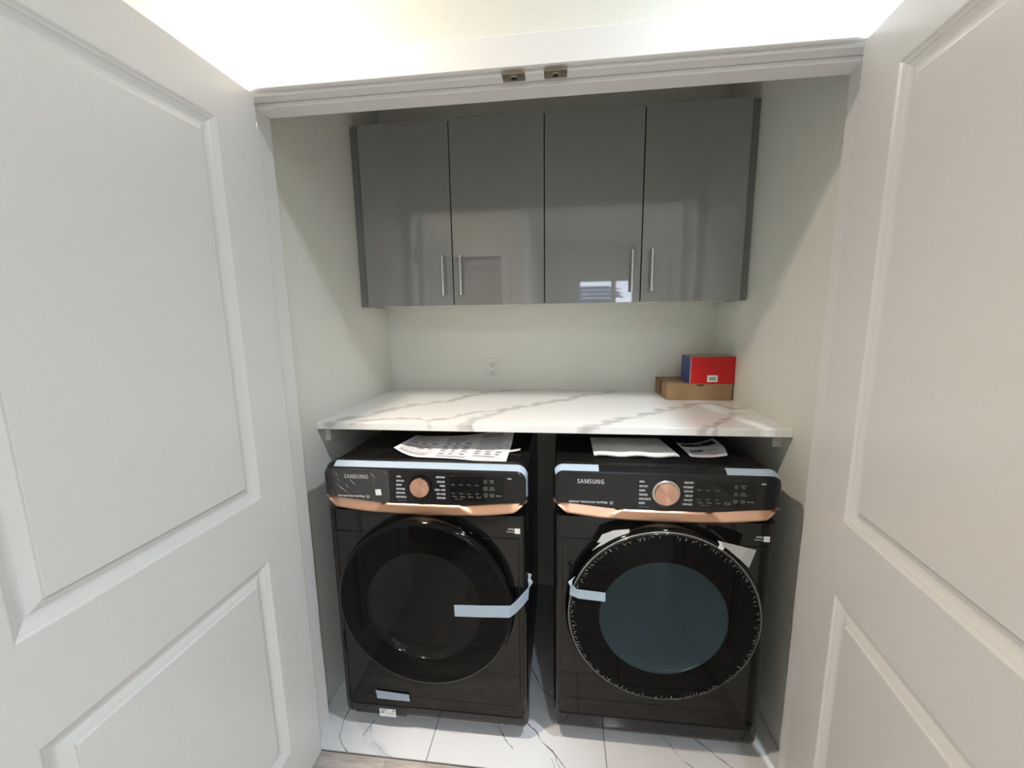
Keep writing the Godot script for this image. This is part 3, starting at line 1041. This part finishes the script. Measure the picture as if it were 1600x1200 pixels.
func panel_outline(w: float, top: float, r: float) -> Array:
	var out := []
	for k in 33:
		var x := lerpf(-w, w, k / 32.0)
		out.append(Vector2(x, trim_top(x) + 0.001))
	for k in 9:
		var a := PI / 2 * k / 8.0
		out.append(Vector2(w - r + cos(a) * r, top - r + sin(a) * r))
	for k in 9:
		var a := PI / 2 + PI / 2 * k / 8.0
		out.append(Vector2(-w + r + cos(a) * r, top - r + sin(a) * r))
	return out

func shell_outline(w: float, dz: float) -> Array:
	var out := []
	var r := 0.026
	out.append(Vector2(-w, -0.06))
	for k in 8:
		var a := PI / 2 * k / 7.0
		out.append(Vector2(-w + r - cos(a) * r, dz - r + sin(a) * r))
	for k in range(7, -1, -1):
		var a := PI / 2 * k / 7.0
		out.append(Vector2(w - r + cos(a) * r, dz - r + sin(a) * r))
	out.append(Vector2(w, -0.06))
	return out

func machine_print(t: Node3D, cp: Node3D, dryer: bool) -> void:
	var z := 0.0021
	var st := new_st()
	letters(st, "SAMSUNG", Vector3(-0.268, 0.9865, z), 0.0145, -1, 0.083, true, 0.0012)
	obj("lettering", st, M.logo, cp)
	# cycle names and their leader lines
	st = new_st()
	var left := ["NORMAL", "HEAVY DUTY", "BEDDING", "PERM PRESS", "STEAM SANITIZE", "REFRESH"] if dryer else ["NORMAL", "HEAVY DUTY", "BEDDING", "STEAM NORMAL", "STEAM WHITES", "STEAM SANITIZE"]
	var right := ["DELICATES", "ACTIVEWEAR", "QUICK DRY", "TIME DRY", "AIR FLUFF", "DOWNLOADED"] if dryer else ["QUICK WASH", "DELICATES", "TOWELS", "RINSE + SPIN", "SELF CLEAN", "DOWNLOADED"]
	var lx := -0.076 if dryer else -0.086
	var rx := 0.085 if dryer else 0.077
	for k in 6:
		var y: float = [0.991, 0.976, 0.962, 0.948, 0.934, 0.920][k]
		var w: float = 0.0028 * left[k].length() * 0.92
		letters(st, left[k], Vector3(lx - 0.0012 * k * (0 if dryer else 1), y, z), 0.0064, -1, w, true)
		var reach := 0.043 + 0.012 * absf(k - 2.5) / 2.5
		var e := lx + w + 0.003
		if e < -reach:
			bx(st, Vector3(e, y - 0.0003, z), Vector3(-reach, y + 0.0003, z + 0.0003), 0.0)
		w = 0.0029 * right[k].length()
		letters(st, right[k], Vector3(rx, y + 0.001, z), 0.0064, 1, w, true)
		e = rx - w - 0.003
		if e > reach - 0.004:
			bx(st, Vector3(reach - 0.004, y + 0.0007, z), Vector3(e, y + 0.0013, z + 0.0003), 0.0)
	if dryer:
		letters(st, "MultiSteam™  Moisture Sensor  SmartThings", Vector3(-0.294, 0.9165, z), 0.0066, -1, 0.121, true)
	else:
		letters(st, "Super Speed  Steam  SmartThings", Vector3(-0.296, 0.9165, z), 0.0066, -1, 0.094, true)
	letters(st, "Power", Vector3(0.283, 0.9945, z), 0.0055, -1, 0.013, true)
	obj("cycle_names", st, M.ink, cp)
	st = new_st()
	letters(st, "Steam Cycle", Vector3(lx, 0.9075, z), 0.0055, -1, 0.030)
	obj("steam_mark", st, M.ink_blue, cp)
	# connection mark after the feature names: a small framed square
	st = new_st()
	var mx := -0.166 if dryer else -0.196
	bx(st, Vector3(mx, 0.911, z), Vector3(mx + 0.011, 0.922, z + 0.0003), 0.0)
	obj("feature_mark", st, M.ink_dim, cp)
	# display with touch keys
	st = new_st()
	bx(st, Vector3(0.092, 0.913, 0.0018), Vector3(0.270, 0.999, 0.0027), 0.0004)
	var d := obj("display", st, M.screen, t)
	z = 0.0027
	st = new_st()
	var heads := ["Dryness", "Temp", "Time"] if dryer else ["Temp", "Rinse", "Spin", "Soil"]
	for k in heads.size():
		var x := 0.098 + k * 0.0265
		letters(st, ["High", "Extra", "Heavy", "Extra"][k], Vector3(x, 0.969, z), 0.0036, -1, 0.011)
		for j in 4:
			bx(st, Vector3(x, 0.9635 - j * 0.0055, z), Vector3(x + 0.0015, 0.9648 - j * 0.0055, z + 0.0003), 0.0)
		letters(st, ["Low", "Cold", "Low", "Light"][k], Vector3(x, 0.939, z), 0.0036, -1, 0.011)
		letters(st, heads[k], Vector3(x + 0.010, 0.928, z), 0.0046, 0, 0.015)
		for s in [-1, 1]:
			bx(st, Vector3(x + 0.010 - 0.0118, 0.928 + s * 0.0046 - 0.0002, z), Vector3(x + 0.010 + 0.0118, 0.928 + s * 0.0046 + 0.0002, z + 0.0003), 0.0)
			bx(st, Vector3(x + 0.010 + s * 0.0118 - 0.0002, 0.9234, z), Vector3(x + 0.010 + s * 0.0118 + 0.0002, 0.9326, z + 0.0003), 0.0)
	letters(st, "(Hold 3 sec)", Vector3(0.121, 0.9195, z), 0.0028, 0, 0.026)
	if dryer:
		letters(st, "Wrinkle", Vector3(0.189, 0.931, z), 0.0046, 0, 0.018)
		letters(st, "Prevent", Vector3(0.189, 0.925, z), 0.0046, 0, 0.018)
	var two := [["Eco", "Dry", "Adjust", "Time"], ["Damp", "Alert", "Smart", "Control"], ["Drum", "Light", "Steam", "Cycle"]] if dryer else [["Pre", "Soak", "Delay", "End"], ["Extra", "Rinse", "Smart", "Control"], ["Child", "Lock", "Steam", "Cycle"]]
	for k in 3:
		var y := 0.986 - k * 0.0235
		for j in 2:
			for m in 2:
				letters(st, two[k][j * 2 + m], Vector3(0.211 + j * 0.021, y - m * 0.0065, z), 0.0048, 0, 0.0027 * two[k][j * 2 + m].length())
		bx(st, Vector3(0.201, y - 0.0152, z), Vector3(0.241, y - 0.0149, z + 0.0003), 0.0)
	bx(st, Vector3(0.201, 0.9945, z), Vector3(0.276, 0.9949, z + 0.0003), 0.0)
	obj("key_lettering", st, M.ink_dim, d)
	# power ring and start / pause sign
	st = new_st()
	lathe(st, [Vector2(0.0048, 0.0), Vector2(0.0048, 0.0003), Vector2(0.0060, 0.0003), Vector2(0.0060, 0.0)], Vector3(0.254, 0.980, z), Vector3(0, 0, 1), 24)
	bx(st, Vector3(0.2535, 0.983, z), Vector3(0.2545, 0.9895, z + 0.0006), 0.0)
	poly(st, [Vector3(0.248, 0.943, z + 0.0003), Vector3(0.248, 0.953, z + 0.0003), Vector3(0.2545, 0.948, z + 0.0003)], Vector3(0.25, 0.948, 0))
	bx(st, Vector3(0.2565, 0.943, z), Vector3(0.2575, 0.953, z + 0.0003), 0.0)
	bx(st, Vector3(0.2595, 0.943, z), Vector3(0.2605, 0.953, z + 0.0003), 0.0)
	letters(st, "(Hold to Start)", Vector3(0.2545, 0.935, z), 0.0026, 0, 0.019)
	obj("power_sign", st, M.ink, d)
	# app sticker by the seam: small mark and two lines of type beside a blank white square
	st = new_st()
	bx(st, Vector3(0.303, 0.806, -0.0005), Vector3(0.321, 0.824, 0.0007), 0.0)
	obj("sticker", st, M.white, t)
	st = new_st()
	lathe(st, [Vector2(0.0032, 0.0), Vector2(0.0, 0.0004)], Vector3(0.277, 0.8205, 0.0002), Vector3(0, 0, 1), 16)
	letters(st, "SmartThings", Vector3(0.2815, 0.8205, 0.0002), 0.0052, -1, 0.019, true)
	letters(st, "Download app", Vector3(0.277, 0.811, 0.0002), 0.0042, -1, 0.023)
	obj("sticker_lettering", st, M.ink, t)

func machine_door(t: Node3D, dryer: bool) -> void:
	var c := Vector3(0, 0.556, 0)
	var ax := Vector3(0, 0, 1)
	var st := new_st()
	lathe(st, [Vector2(0.304, 0.000), Vector2(0.3045, 0.022), Vector2(0.3035, 0.032), Vector2(0.300, 0.041), Vector2(0.295, 0.047), Vector2(0.289, 0.050), Vector2(0.286, 0.0505)], c, ax, 96)
	var d := obj("door", st, M.ring, t)
	var win := 0.197
	st = new_st()
	var pr := []
	for k in 9:
		var r := lerpf(0.2865, win, k / 8.0)
		pr.append(Vector2(r, 0.0500 + 0.008 * (1.0 - pow(r / 0.2865, 2.0))))
	lathe(st, pr, c, ax, 96)
	obj("door_glass", st, M.glass, d)
	st = new_st()
	pr = []
	for k in 9:
		var r := lerpf(win, 0.0, k / 8.0)
		pr.append(Vector2(r, 0.0500 + 0.008 * (1.0 - pow(r / 0.2865, 2.0))))
	lathe(st, pr, c, ax, 96)
	obj("window", st, M.window, d)
	# glass bowl behind the window
	st = new_st()
	pr = []
	for k in 13:
		var a := PI / 2 * k / 12.0
		pr.append(Vector2(0.1975 * cos(a), 0.050 - 0.040 * sin(a)))
	lathe(st, pr, c, ax, 72)
	obj("glass_bowl", st, M.bowl if dryer else M.bowl_dark, d)

# tape folded over the bevelled crown of the panel from x0 along the top and down to y1 past the corner on the given side
func crown_tape(st: SurfaceTool, x0: float, y1: float, side := 1.0) -> void:
	var rows := []
	for q in [[0.3455, 1.0316, 0.0345, -0.027], [0.3451, 1.0297, 0.0335, -0.0177], [0.3416, 1.0187, 0.0305, -0.0015]]:
		var row := []
		for k in 13:
			row.append(Vector3(lerpf(x0, side * (q[0] - q[2]), k / 12.0), q[1], q[3]))
		for k in range(1, 13):
			var a := PI / 2 - PI / 2 * k / 12.0
			var p := Vector3(side * (q[0] - q[2] + cos(a) * q[2]), q[1] - q[2] + sin(a) * q[2], q[3])
			if p.y >= y1:
				row.append(p)
		if y1 < 0.99:
			row.append(Vector3(side * q[0], y1, q[3]))
		rows.append(row)
	var least: int = mini(rows[0].size(), mini(rows[1].size(), rows[2].size()))
	rows = rows.map(func(r): return r.slice(0, least))
	for sgn in [0.0006, 0.0001]:
		var P := []
		for r in rows:
			P.append(r.map(func(p): return p + Vector3(0.0, 0.7, 0.7) * sgn))
		grid(st, P, (side > 0.0) == (sgn < 0.0005))

func packing(t: Node3D, dryer: bool) -> void:
	var st := new_st()
	var o := []
	if not dryer:
		# blue film over the crown of the panel, from the left shoulder round the right one
		crown_tape(st, -0.305, 0.93)
		obj("packing_tape", st, M.tape, t).set_meta("label", "pale blue protective tape along the panel top")
		# clear crinkled film over the left of the panel
		st = new_st()
		var rng := RandomNumberGenerator.new()
		rng.seed = 9
		var nz := FastNoiseLite.new()
		nz.seed = 4
		nz.frequency = 7.0
		var P := []
		for i in 40:
			var row := []
			for j in 24:
				var u := i / 39.0
				var v := j / 23.0
				var x := lerpf(-0.342, -0.112, u)
				var y := lerpf(0.900, 1.014, v)
				var k := nz.get_noise_2d(x * 3.0 + y * 2.2, (y * 0.5 - x * 0.6))
				row.append(Vector3(x, y, 0.0042 + 0.0030 * absf(k) + 0.0015 * sin((x + y) * 160.0) * maxf(0.0, nz.get_noise_2d(x * 2.0, y * 2.0))))
			P.append(row)
		grid(st, P)
		var film := obj("protective_film", st, M.film, t)
		st = new_st()
		for q in [[240, 230, 310, 330, 8], [470, 360, 580, 480, 9], [810, 240, 890, 360, 9], [820, 330, 880, 430, 4], [250, 440, 450, 610, 12], [300, 500, 470, 620, 5], [400, 450, 470, 520, 12], [210, 190, 245, 175, 5], [870, 232, 885, 246, 5], [1030, 236, 1062, 268, 6], [190, 540, 205, 660, 5], [250, 180, 1030, 215, 3], [1070, 270, 1085, 700, 2], [280, 330, 330, 430, 4], [560, 560, 650, 580, 3]]:
			var a := Vector2(q[0], q[1])
			var b := Vector2(q[2], q[3])
			var sd: Vector2 = (b - a).normalized().orthogonal() * q[4]
			var at := func(p: Vector2, z: float) -> Vector3:
				return Vector3(-0.3395 + (p.x / 10.0 - 7.0) * 0.002238, 0.997 - (p.y / 10.0 - 28.0) * 0.00211, z)
			poly(st, [at.call(a, 0.0062), at.call((a + b) / 2 + sd, 0.0072), at.call(b, 0.0062), at.call((a + b) / 2 - sd, 0.0066)], Vector3(-0.22, 0.95, -1))
		obj("film_folds", st, M.film_edge, film)
		st = new_st()
		poly(st, [Vector3(-0.1585, 0.9245, 0.0085), Vector3(-0.1385, 0.9265, 0.0085), Vector3(-0.1405, 0.9475, 0.0085), Vector3(-0.1605, 0.9455, 0.0085)], Vector3(-0.15, 0.93, -1.0))
		obj("film_sticker", st, M.white, film)
		# tape that held the door shut
		st = new_st()
		ribbon(st, [[Vector3(0.107, 0.577, 0.0575), Vector3(0.108, 0.536, 0.0575)], [Vector3(0.20, 0.580, 0.0555), Vector3(0.20, 0.538, 0.0555)], [Vector3(0.292, 0.583, 0.0515), Vector3(0.288, 0.540, 0.0515)]])
		ribbon(st, [[Vector3(0.292, 0.583, 0.0515), Vector3(0.288, 0.540, 0.0515)], [Vector3(0.309, 0.592, 0.040), Vector3(0.307, 0.548, 0.040)], [Vector3(0.331, 0.604, 0.014), Vector3(0.330, 0.560, 0.016)], [Vector3(0.3445, 0.608, -0.008), Vector3(0.3445, 0.566, -0.008)]])
		ribbon(st, [[Vector3(0.3445, 0.608, -0.008), Vector3(0.3445, 0.566, -0.008)], [Vector3(0.3465, 0.612, -0.016), Vector3(0.3485, 0.604, -0.014)], [Vector3(0.343, 0.634, -0.014), Vector3(0.361, 0.628, -0.012)], [Vector3(0.346, 0.640, -0.016), Vector3(0.352, 0.639, -0.014)], [Vector3(0.343, 0.657, -0.016), Vector3(0.357, 0.655, -0.014)]])
		obj("packing_tape", st, M.tape, t).set_meta("label", "pale blue tape across the door edge")
		# tape and rating label at the bottom, and the filter flap
		st = new_st()
		bx(st, Vector3(-0.300, 0.066, -0.0004), Vector3(-0.104, 0.1445, 0.0012), 0.0006)
		obj("filter_flap", st, M.black, t)
		st = new_st()
		ribbon(st, [[Vector3(-0.214, 0.171, 0.0064), Vector3(-0.212, 0.1455, 0.0026)], [Vector3(-0.15, 0.1685, 0.0066), Vector3(-0.15, 0.143, 0.0028)], [Vector3(-0.088, 0.165, 0.0064), Vector3(-0.088, 0.1395, 0.0026)]])
		ribbon(st, [[Vector3(-0.212, 0.1455, 0.0026), Vector3(-0.212, 0.133, 0.0020)], [Vector3(-0.15, 0.143, 0.0028), Vector3(-0.15, 0.1325, 0.0022)], [Vector3(-0.088, 0.1395, 0.0026), Vector3(-0.088, 0.132, 0.0020)]])
		obj("packing_tape", st, M.tape, t).set_meta("label", "short pale blue tape above the filter flap")
		st = new_st()
		bx(st, Vector3(-0.207, 0.058, 0.0008), Vector3(-0.145, 0.090, 0.0018), 0.0)
		var lb := obj("rating_label", st, M.white, t)
		st = new_st()
		for q in [[-0.202, 0.083, 0.024, 0.004], [-0.202, 0.072, 0.014, 0.007], [-0.158, 0.081, 0.009, 0.006], [-0.183, 0.076, 0.030, 0.001], [-0.183, 0.072, 0.032, 0.001], [-0.183, 0.068, 0.028, 0.001]]:
			bx(st, Vector3(q[0], q[1], 0.0016), Vector3(q[0] + q[2], q[1] + q[3], 0.0021), 0.0)
		obj("label_print", st, M.ink_dim, lb)
		return
	# dryer: two bits of tape on the crown
	crown_tape(st, -0.201, 1.0, -1.0)
	obj("packing_tape", st, M.tape, t).set_meta("label", "white tape on the left shoulder of the panel")
	st = new_st()
	crown_tape(st, 0.184, 1.0)
	obj("packing_tape", st, M.tape, t).set_meta("label", "white tape on the right shoulder of the panel")
	# tape on the left of the door, its end crumpled
	st = new_st()
	ribbon(st, [[Vector3(-0.179, 0.641, 0.0585), Vector3(-0.179, 0.610, 0.0585)], [Vector3(-0.262, 0.645, 0.0555), Vector3(-0.262, 0.613, 0.0555)], [Vector3(-0.290, 0.646, 0.0545), Vector3(-0.291, 0.622, 0.0525)]])
	ribbon(st, [[Vector3(-0.269, 0.645, 0.0560), Vector3(-0.290, 0.640, 0.0555)], [Vector3(-0.274, 0.655, 0.0600), Vector3(-0.289, 0.650, 0.0530)], [Vector3(-0.284, 0.661, 0.0580), Vector3(-0.291, 0.659, 0.0560)], [Vector3(-0.283, 0.673, 0.0530), Vector3(-0.296, 0.668, 0.0540)], [Vector3(-0.274, 0.686, 0.0500), Vector3(-0.275, 0.684, 0.0500)]])
	obj("packing_tape", st, M.tape, t).set_meta("label", "pale blue tape across the left edge of the door glass")
	# loose sheets of grey foam tucked behind the rim
	st = new_st()
	var top := [Vector3(0.156, 0.829, 0.052), Vector3(0.195, 0.823, 0.056), Vector3(0.235, 0.813, 0.054), Vector3(0.262, 0.804, 0.046)]
	var low := [Vector3(0.156, 0.822, 0.050), Vector3(0.183, 0.802, 0.051), Vector3(0.216, 0.773, 0.050), Vector3(0.247, 0.742, 0.042)]
	var pf := []
	for k in 13:
		var u := k / 12.0 * 3.0
		var i := mini(int(u), 2)
		var f := u - i
		pf.append([top[i].lerp(top[i + 1], f), low[i].lerp(low[i + 1], f)])
	ribbon(st, pf, 0.0008)
	obj("foam_sheet", st, M.foam, t).set_meta("label", "grey foam sheet sticking out at the upper right of the door")
	st = new_st()
	ribbon(st, [[Vector3(-0.192, 0.801, 0.034), Vector3(-0.222, 0.765, 0.030)], [Vector3(-0.191, 0.823, 0.032), Vector3(-0.19, 0.79, 0.036)], [Vector3(-0.156, 0.839, 0.032), Vector3(-0.15, 0.81, 0.038)], [Vector3(-0.108, 0.847, 0.034), Vector3(-0.108, 0.838, 0.038)]], 0.0008)
	obj("foam_sheet", st, M.foam, t).set_meta("label", "grey foam sheet sticking out at the upper left of the door")
	st = new_st()
	ribbon(st, [[Vector3(0.147, 0.834, 0.056), Vector3(0.158, 0.831, 0.056)], [Vector3(0.152, 0.823, 0.058), Vector3(0.161, 0.820, 0.056)], [Vector3(0.148, 0.811, 0.056), Vector3(0.166, 0.815, 0.058)], [Vector3(0.159, 0.804, 0.057), Vector3(0.165, 0.809, 0.058)]])
	obj("packing_tape", st, M.white, t).set_meta("label", "crumpled white tape at the top right of the door")
	# clear film over the door glass, gathered into folds round its rim
	st = new_st()
	var rng := RandomNumberGenerator.new()
	rng.seed = 31
	var c := Vector3(0, 0.556, 0)
	var n := 220
	var R := []
	for k in 3:
		var row := []
		for j in n:
			var a := TAU * j / n
			var r: float = [0.2935, 0.291, 0.2885][k] + (rng.randf() - 0.5) * 0.0006
			row.append(c + Vector3(cos(a) * r, sin(a) * r, [0.0485, 0.0525, 0.0535][k] + (rng.randf() - 0.5) * 0.0004))
		R.append(row)
	grid(st, R, false, true)
	var film := obj("protective_film", st, M.film_thin, t)
	st = new_st()
	lathe(st, [Vector2(0.2950, 0.0478), Vector2(0.2940, 0.0492), Vector2(0.2925, 0.0498)], c, Vector3(0, 0, 1), 120)
	for k in 190:
		var a := TAU * k / 190.0 + (rng.randf() - 0.5) * 0.03
		if rng.randf() < 0.22:
			continue
		var r0 := 0.288 - rng.randf() * 0.006
		var r1 := r0 - 0.004 - rng.randf() * 0.009
		var a1 := a + (rng.randf() - 0.5) * 0.05
		var wd := 0.0005 + rng.randf() * 0.0011
		var p0 := c + Vector3(cos(a) * r0, sin(a) * r0, 0.0545)
		var p1 := c + Vector3(cos(a1) * r1, sin(a1) * r1, 0.0548)
		var sd: Vector3 = (p1 - p0).cross(Vector3(0, 0, 1)).normalized() * wd
		poly(st, [p0 + sd, p1 + sd * 0.3, p1 - sd * 0.3, p0 - sd], c)
	obj("film_folds", st, M.film_edge, film)
	return

# ------------------------------------------------------------------ lights
func pot_light(x: float, z: float, warm: bool, energy: float, label: String) -> void:
	var t := thing("ceiling_light", label, "light", Vector3(x, HALL_H, z))
	var st := new_st()
	lathe(st, [Vector2(0.050, -0.004), Vector2(0.070, -0.006), Vector2(0.083, -0.003), Vector2(0.085, 0.0)], Vector3.ZERO, Vector3.UP, 32)
	obj("trim_ring", st, M.trim, t)
	st = new_st()
	lathe(st, [Vector2(0.051, -0.004), Vector2(0.0, -0.004)], Vector3.ZERO, Vector3.UP, 32)
	obj("lens", st, M.glow_warm if warm else M.glow_cool, t)
	var l := AreaLight3D.new()
	l.name = "lamp"
	l.area_size = Vector2(0.09, 0.09)
	l.light_color = Color(1.0, 0.93, 0.855) if warm else Color(0.93, 0.965, 1.0)
	l.light_energy = energy * 0.275
	l.shadow_enabled = true
	l.area_range = 8.0
	l.position = Vector3(0, -0.012, 0)
	l.rotation.x = -PI / 2
	t.add_child(l)
	var sp := SpotLight3D.new()   # the reflector's beam, inside the wide spill of the lens
	sp.name = "beam"
	sp.light_color = l.light_color
	sp.light_energy = energy * 0.56
	sp.light_size = 0.045
	sp.spot_angle = 62.0
	sp.spot_angle_attenuation = 1.0
	sp.spot_range = 8.0
	sp.spot_attenuation = 2.0
	sp.shadow_enabled = true
	sp.position = Vector3(0, -0.014, 0)
	sp.rotation.x = -PI / 2
	t.add_child(sp)

func _ready() -> void:
	# camera
	var cam := Camera3D.new()
	cam.name = "camera"
	cam.transform = Transform3D(Basis(Vector3(0.99329253, -0.01430785, -0.11473986), Vector3(-0.00419933, 0.98719631, -0.15945475), Vector3(0.11555222, 0.15886704, 0.98051463)).orthonormalized(), Vector3(0.0140, 1.5014, 0.2081))
	cam.fov = 86.13
	cam.near = 0.05
	cam.far = 100.0
	add_child(cam)
	cam.current = true
	# sky: bright overcast, seen only through the far window
	var env := Environment.new()
	var sky := Sky.new()
	var sm := ProceduralSkyMaterial.new()
	sm.sky_top_color = Color(0.72, 0.80, 0.92)
	sm.sky_horizon_color = Color(0.88, 0.92, 0.97)
	sm.ground_bottom_color = Color(0.42, 0.44, 0.47)
	sm.ground_horizon_color = Color(0.60, 0.64, 0.70)
	sky.sky_material = sm
	env.background_mode = Environment.BG_SKY
	env.sky = sky
	env.background_energy_multiplier = 5.5
	env.tonemap_mode = Environment.TONE_MAPPER_LINEAR
	env.tonemap_exposure = 1.43
	env.sdfgi_enabled = true
	env.ssao_enabled = true
	env.ssil_enabled = true
	var we := WorldEnvironment.new()
	we.name = "environment"
	we.environment = env
	add_child(we)
	make_materials()
	# recessed lights of the hall, one of the far room
	pot_light(-0.86, -0.39, true, 3.9, "round recessed ceiling light above the left closet door, warm white")
	pot_light(0.82, -0.40, false, 3.5, "round recessed ceiling light above the right closet door, cool white")
	pot_light(1.4, 2.4, false, 4.0, "round recessed ceiling light of the room beyond the hall")
	pot_light(0.55, 1.3, false, 3.4, "round recessed ceiling light of the far room, nearest the hall")
	room_shell()
	opening_trim()
	var a := deg_to_rad(-0.46)
	closet_door("door_1", Vector3(-0.8108, 0, -0.9228), atan2(cos(a), -sin(a)), -1.0)
	a = deg_to_rad(-6.545)
	closet_door("door_2", Vector3(0.6967, 0, -0.9197), atan2(-cos(a), sin(a)), 1.0)
	cabinets()
	machine("washing_machine", "black front-load washing machine with copper strip, film-wrapped panel, left under the worktop", Vector3(-0.4335, 0, -1.03), false)
	machine("clothes_dryer", "black front-load dryer with copper strip and teal door window, right under the worktop", Vector3(0.339, 0, -1.05), true)
	boxes()
	leaflets()
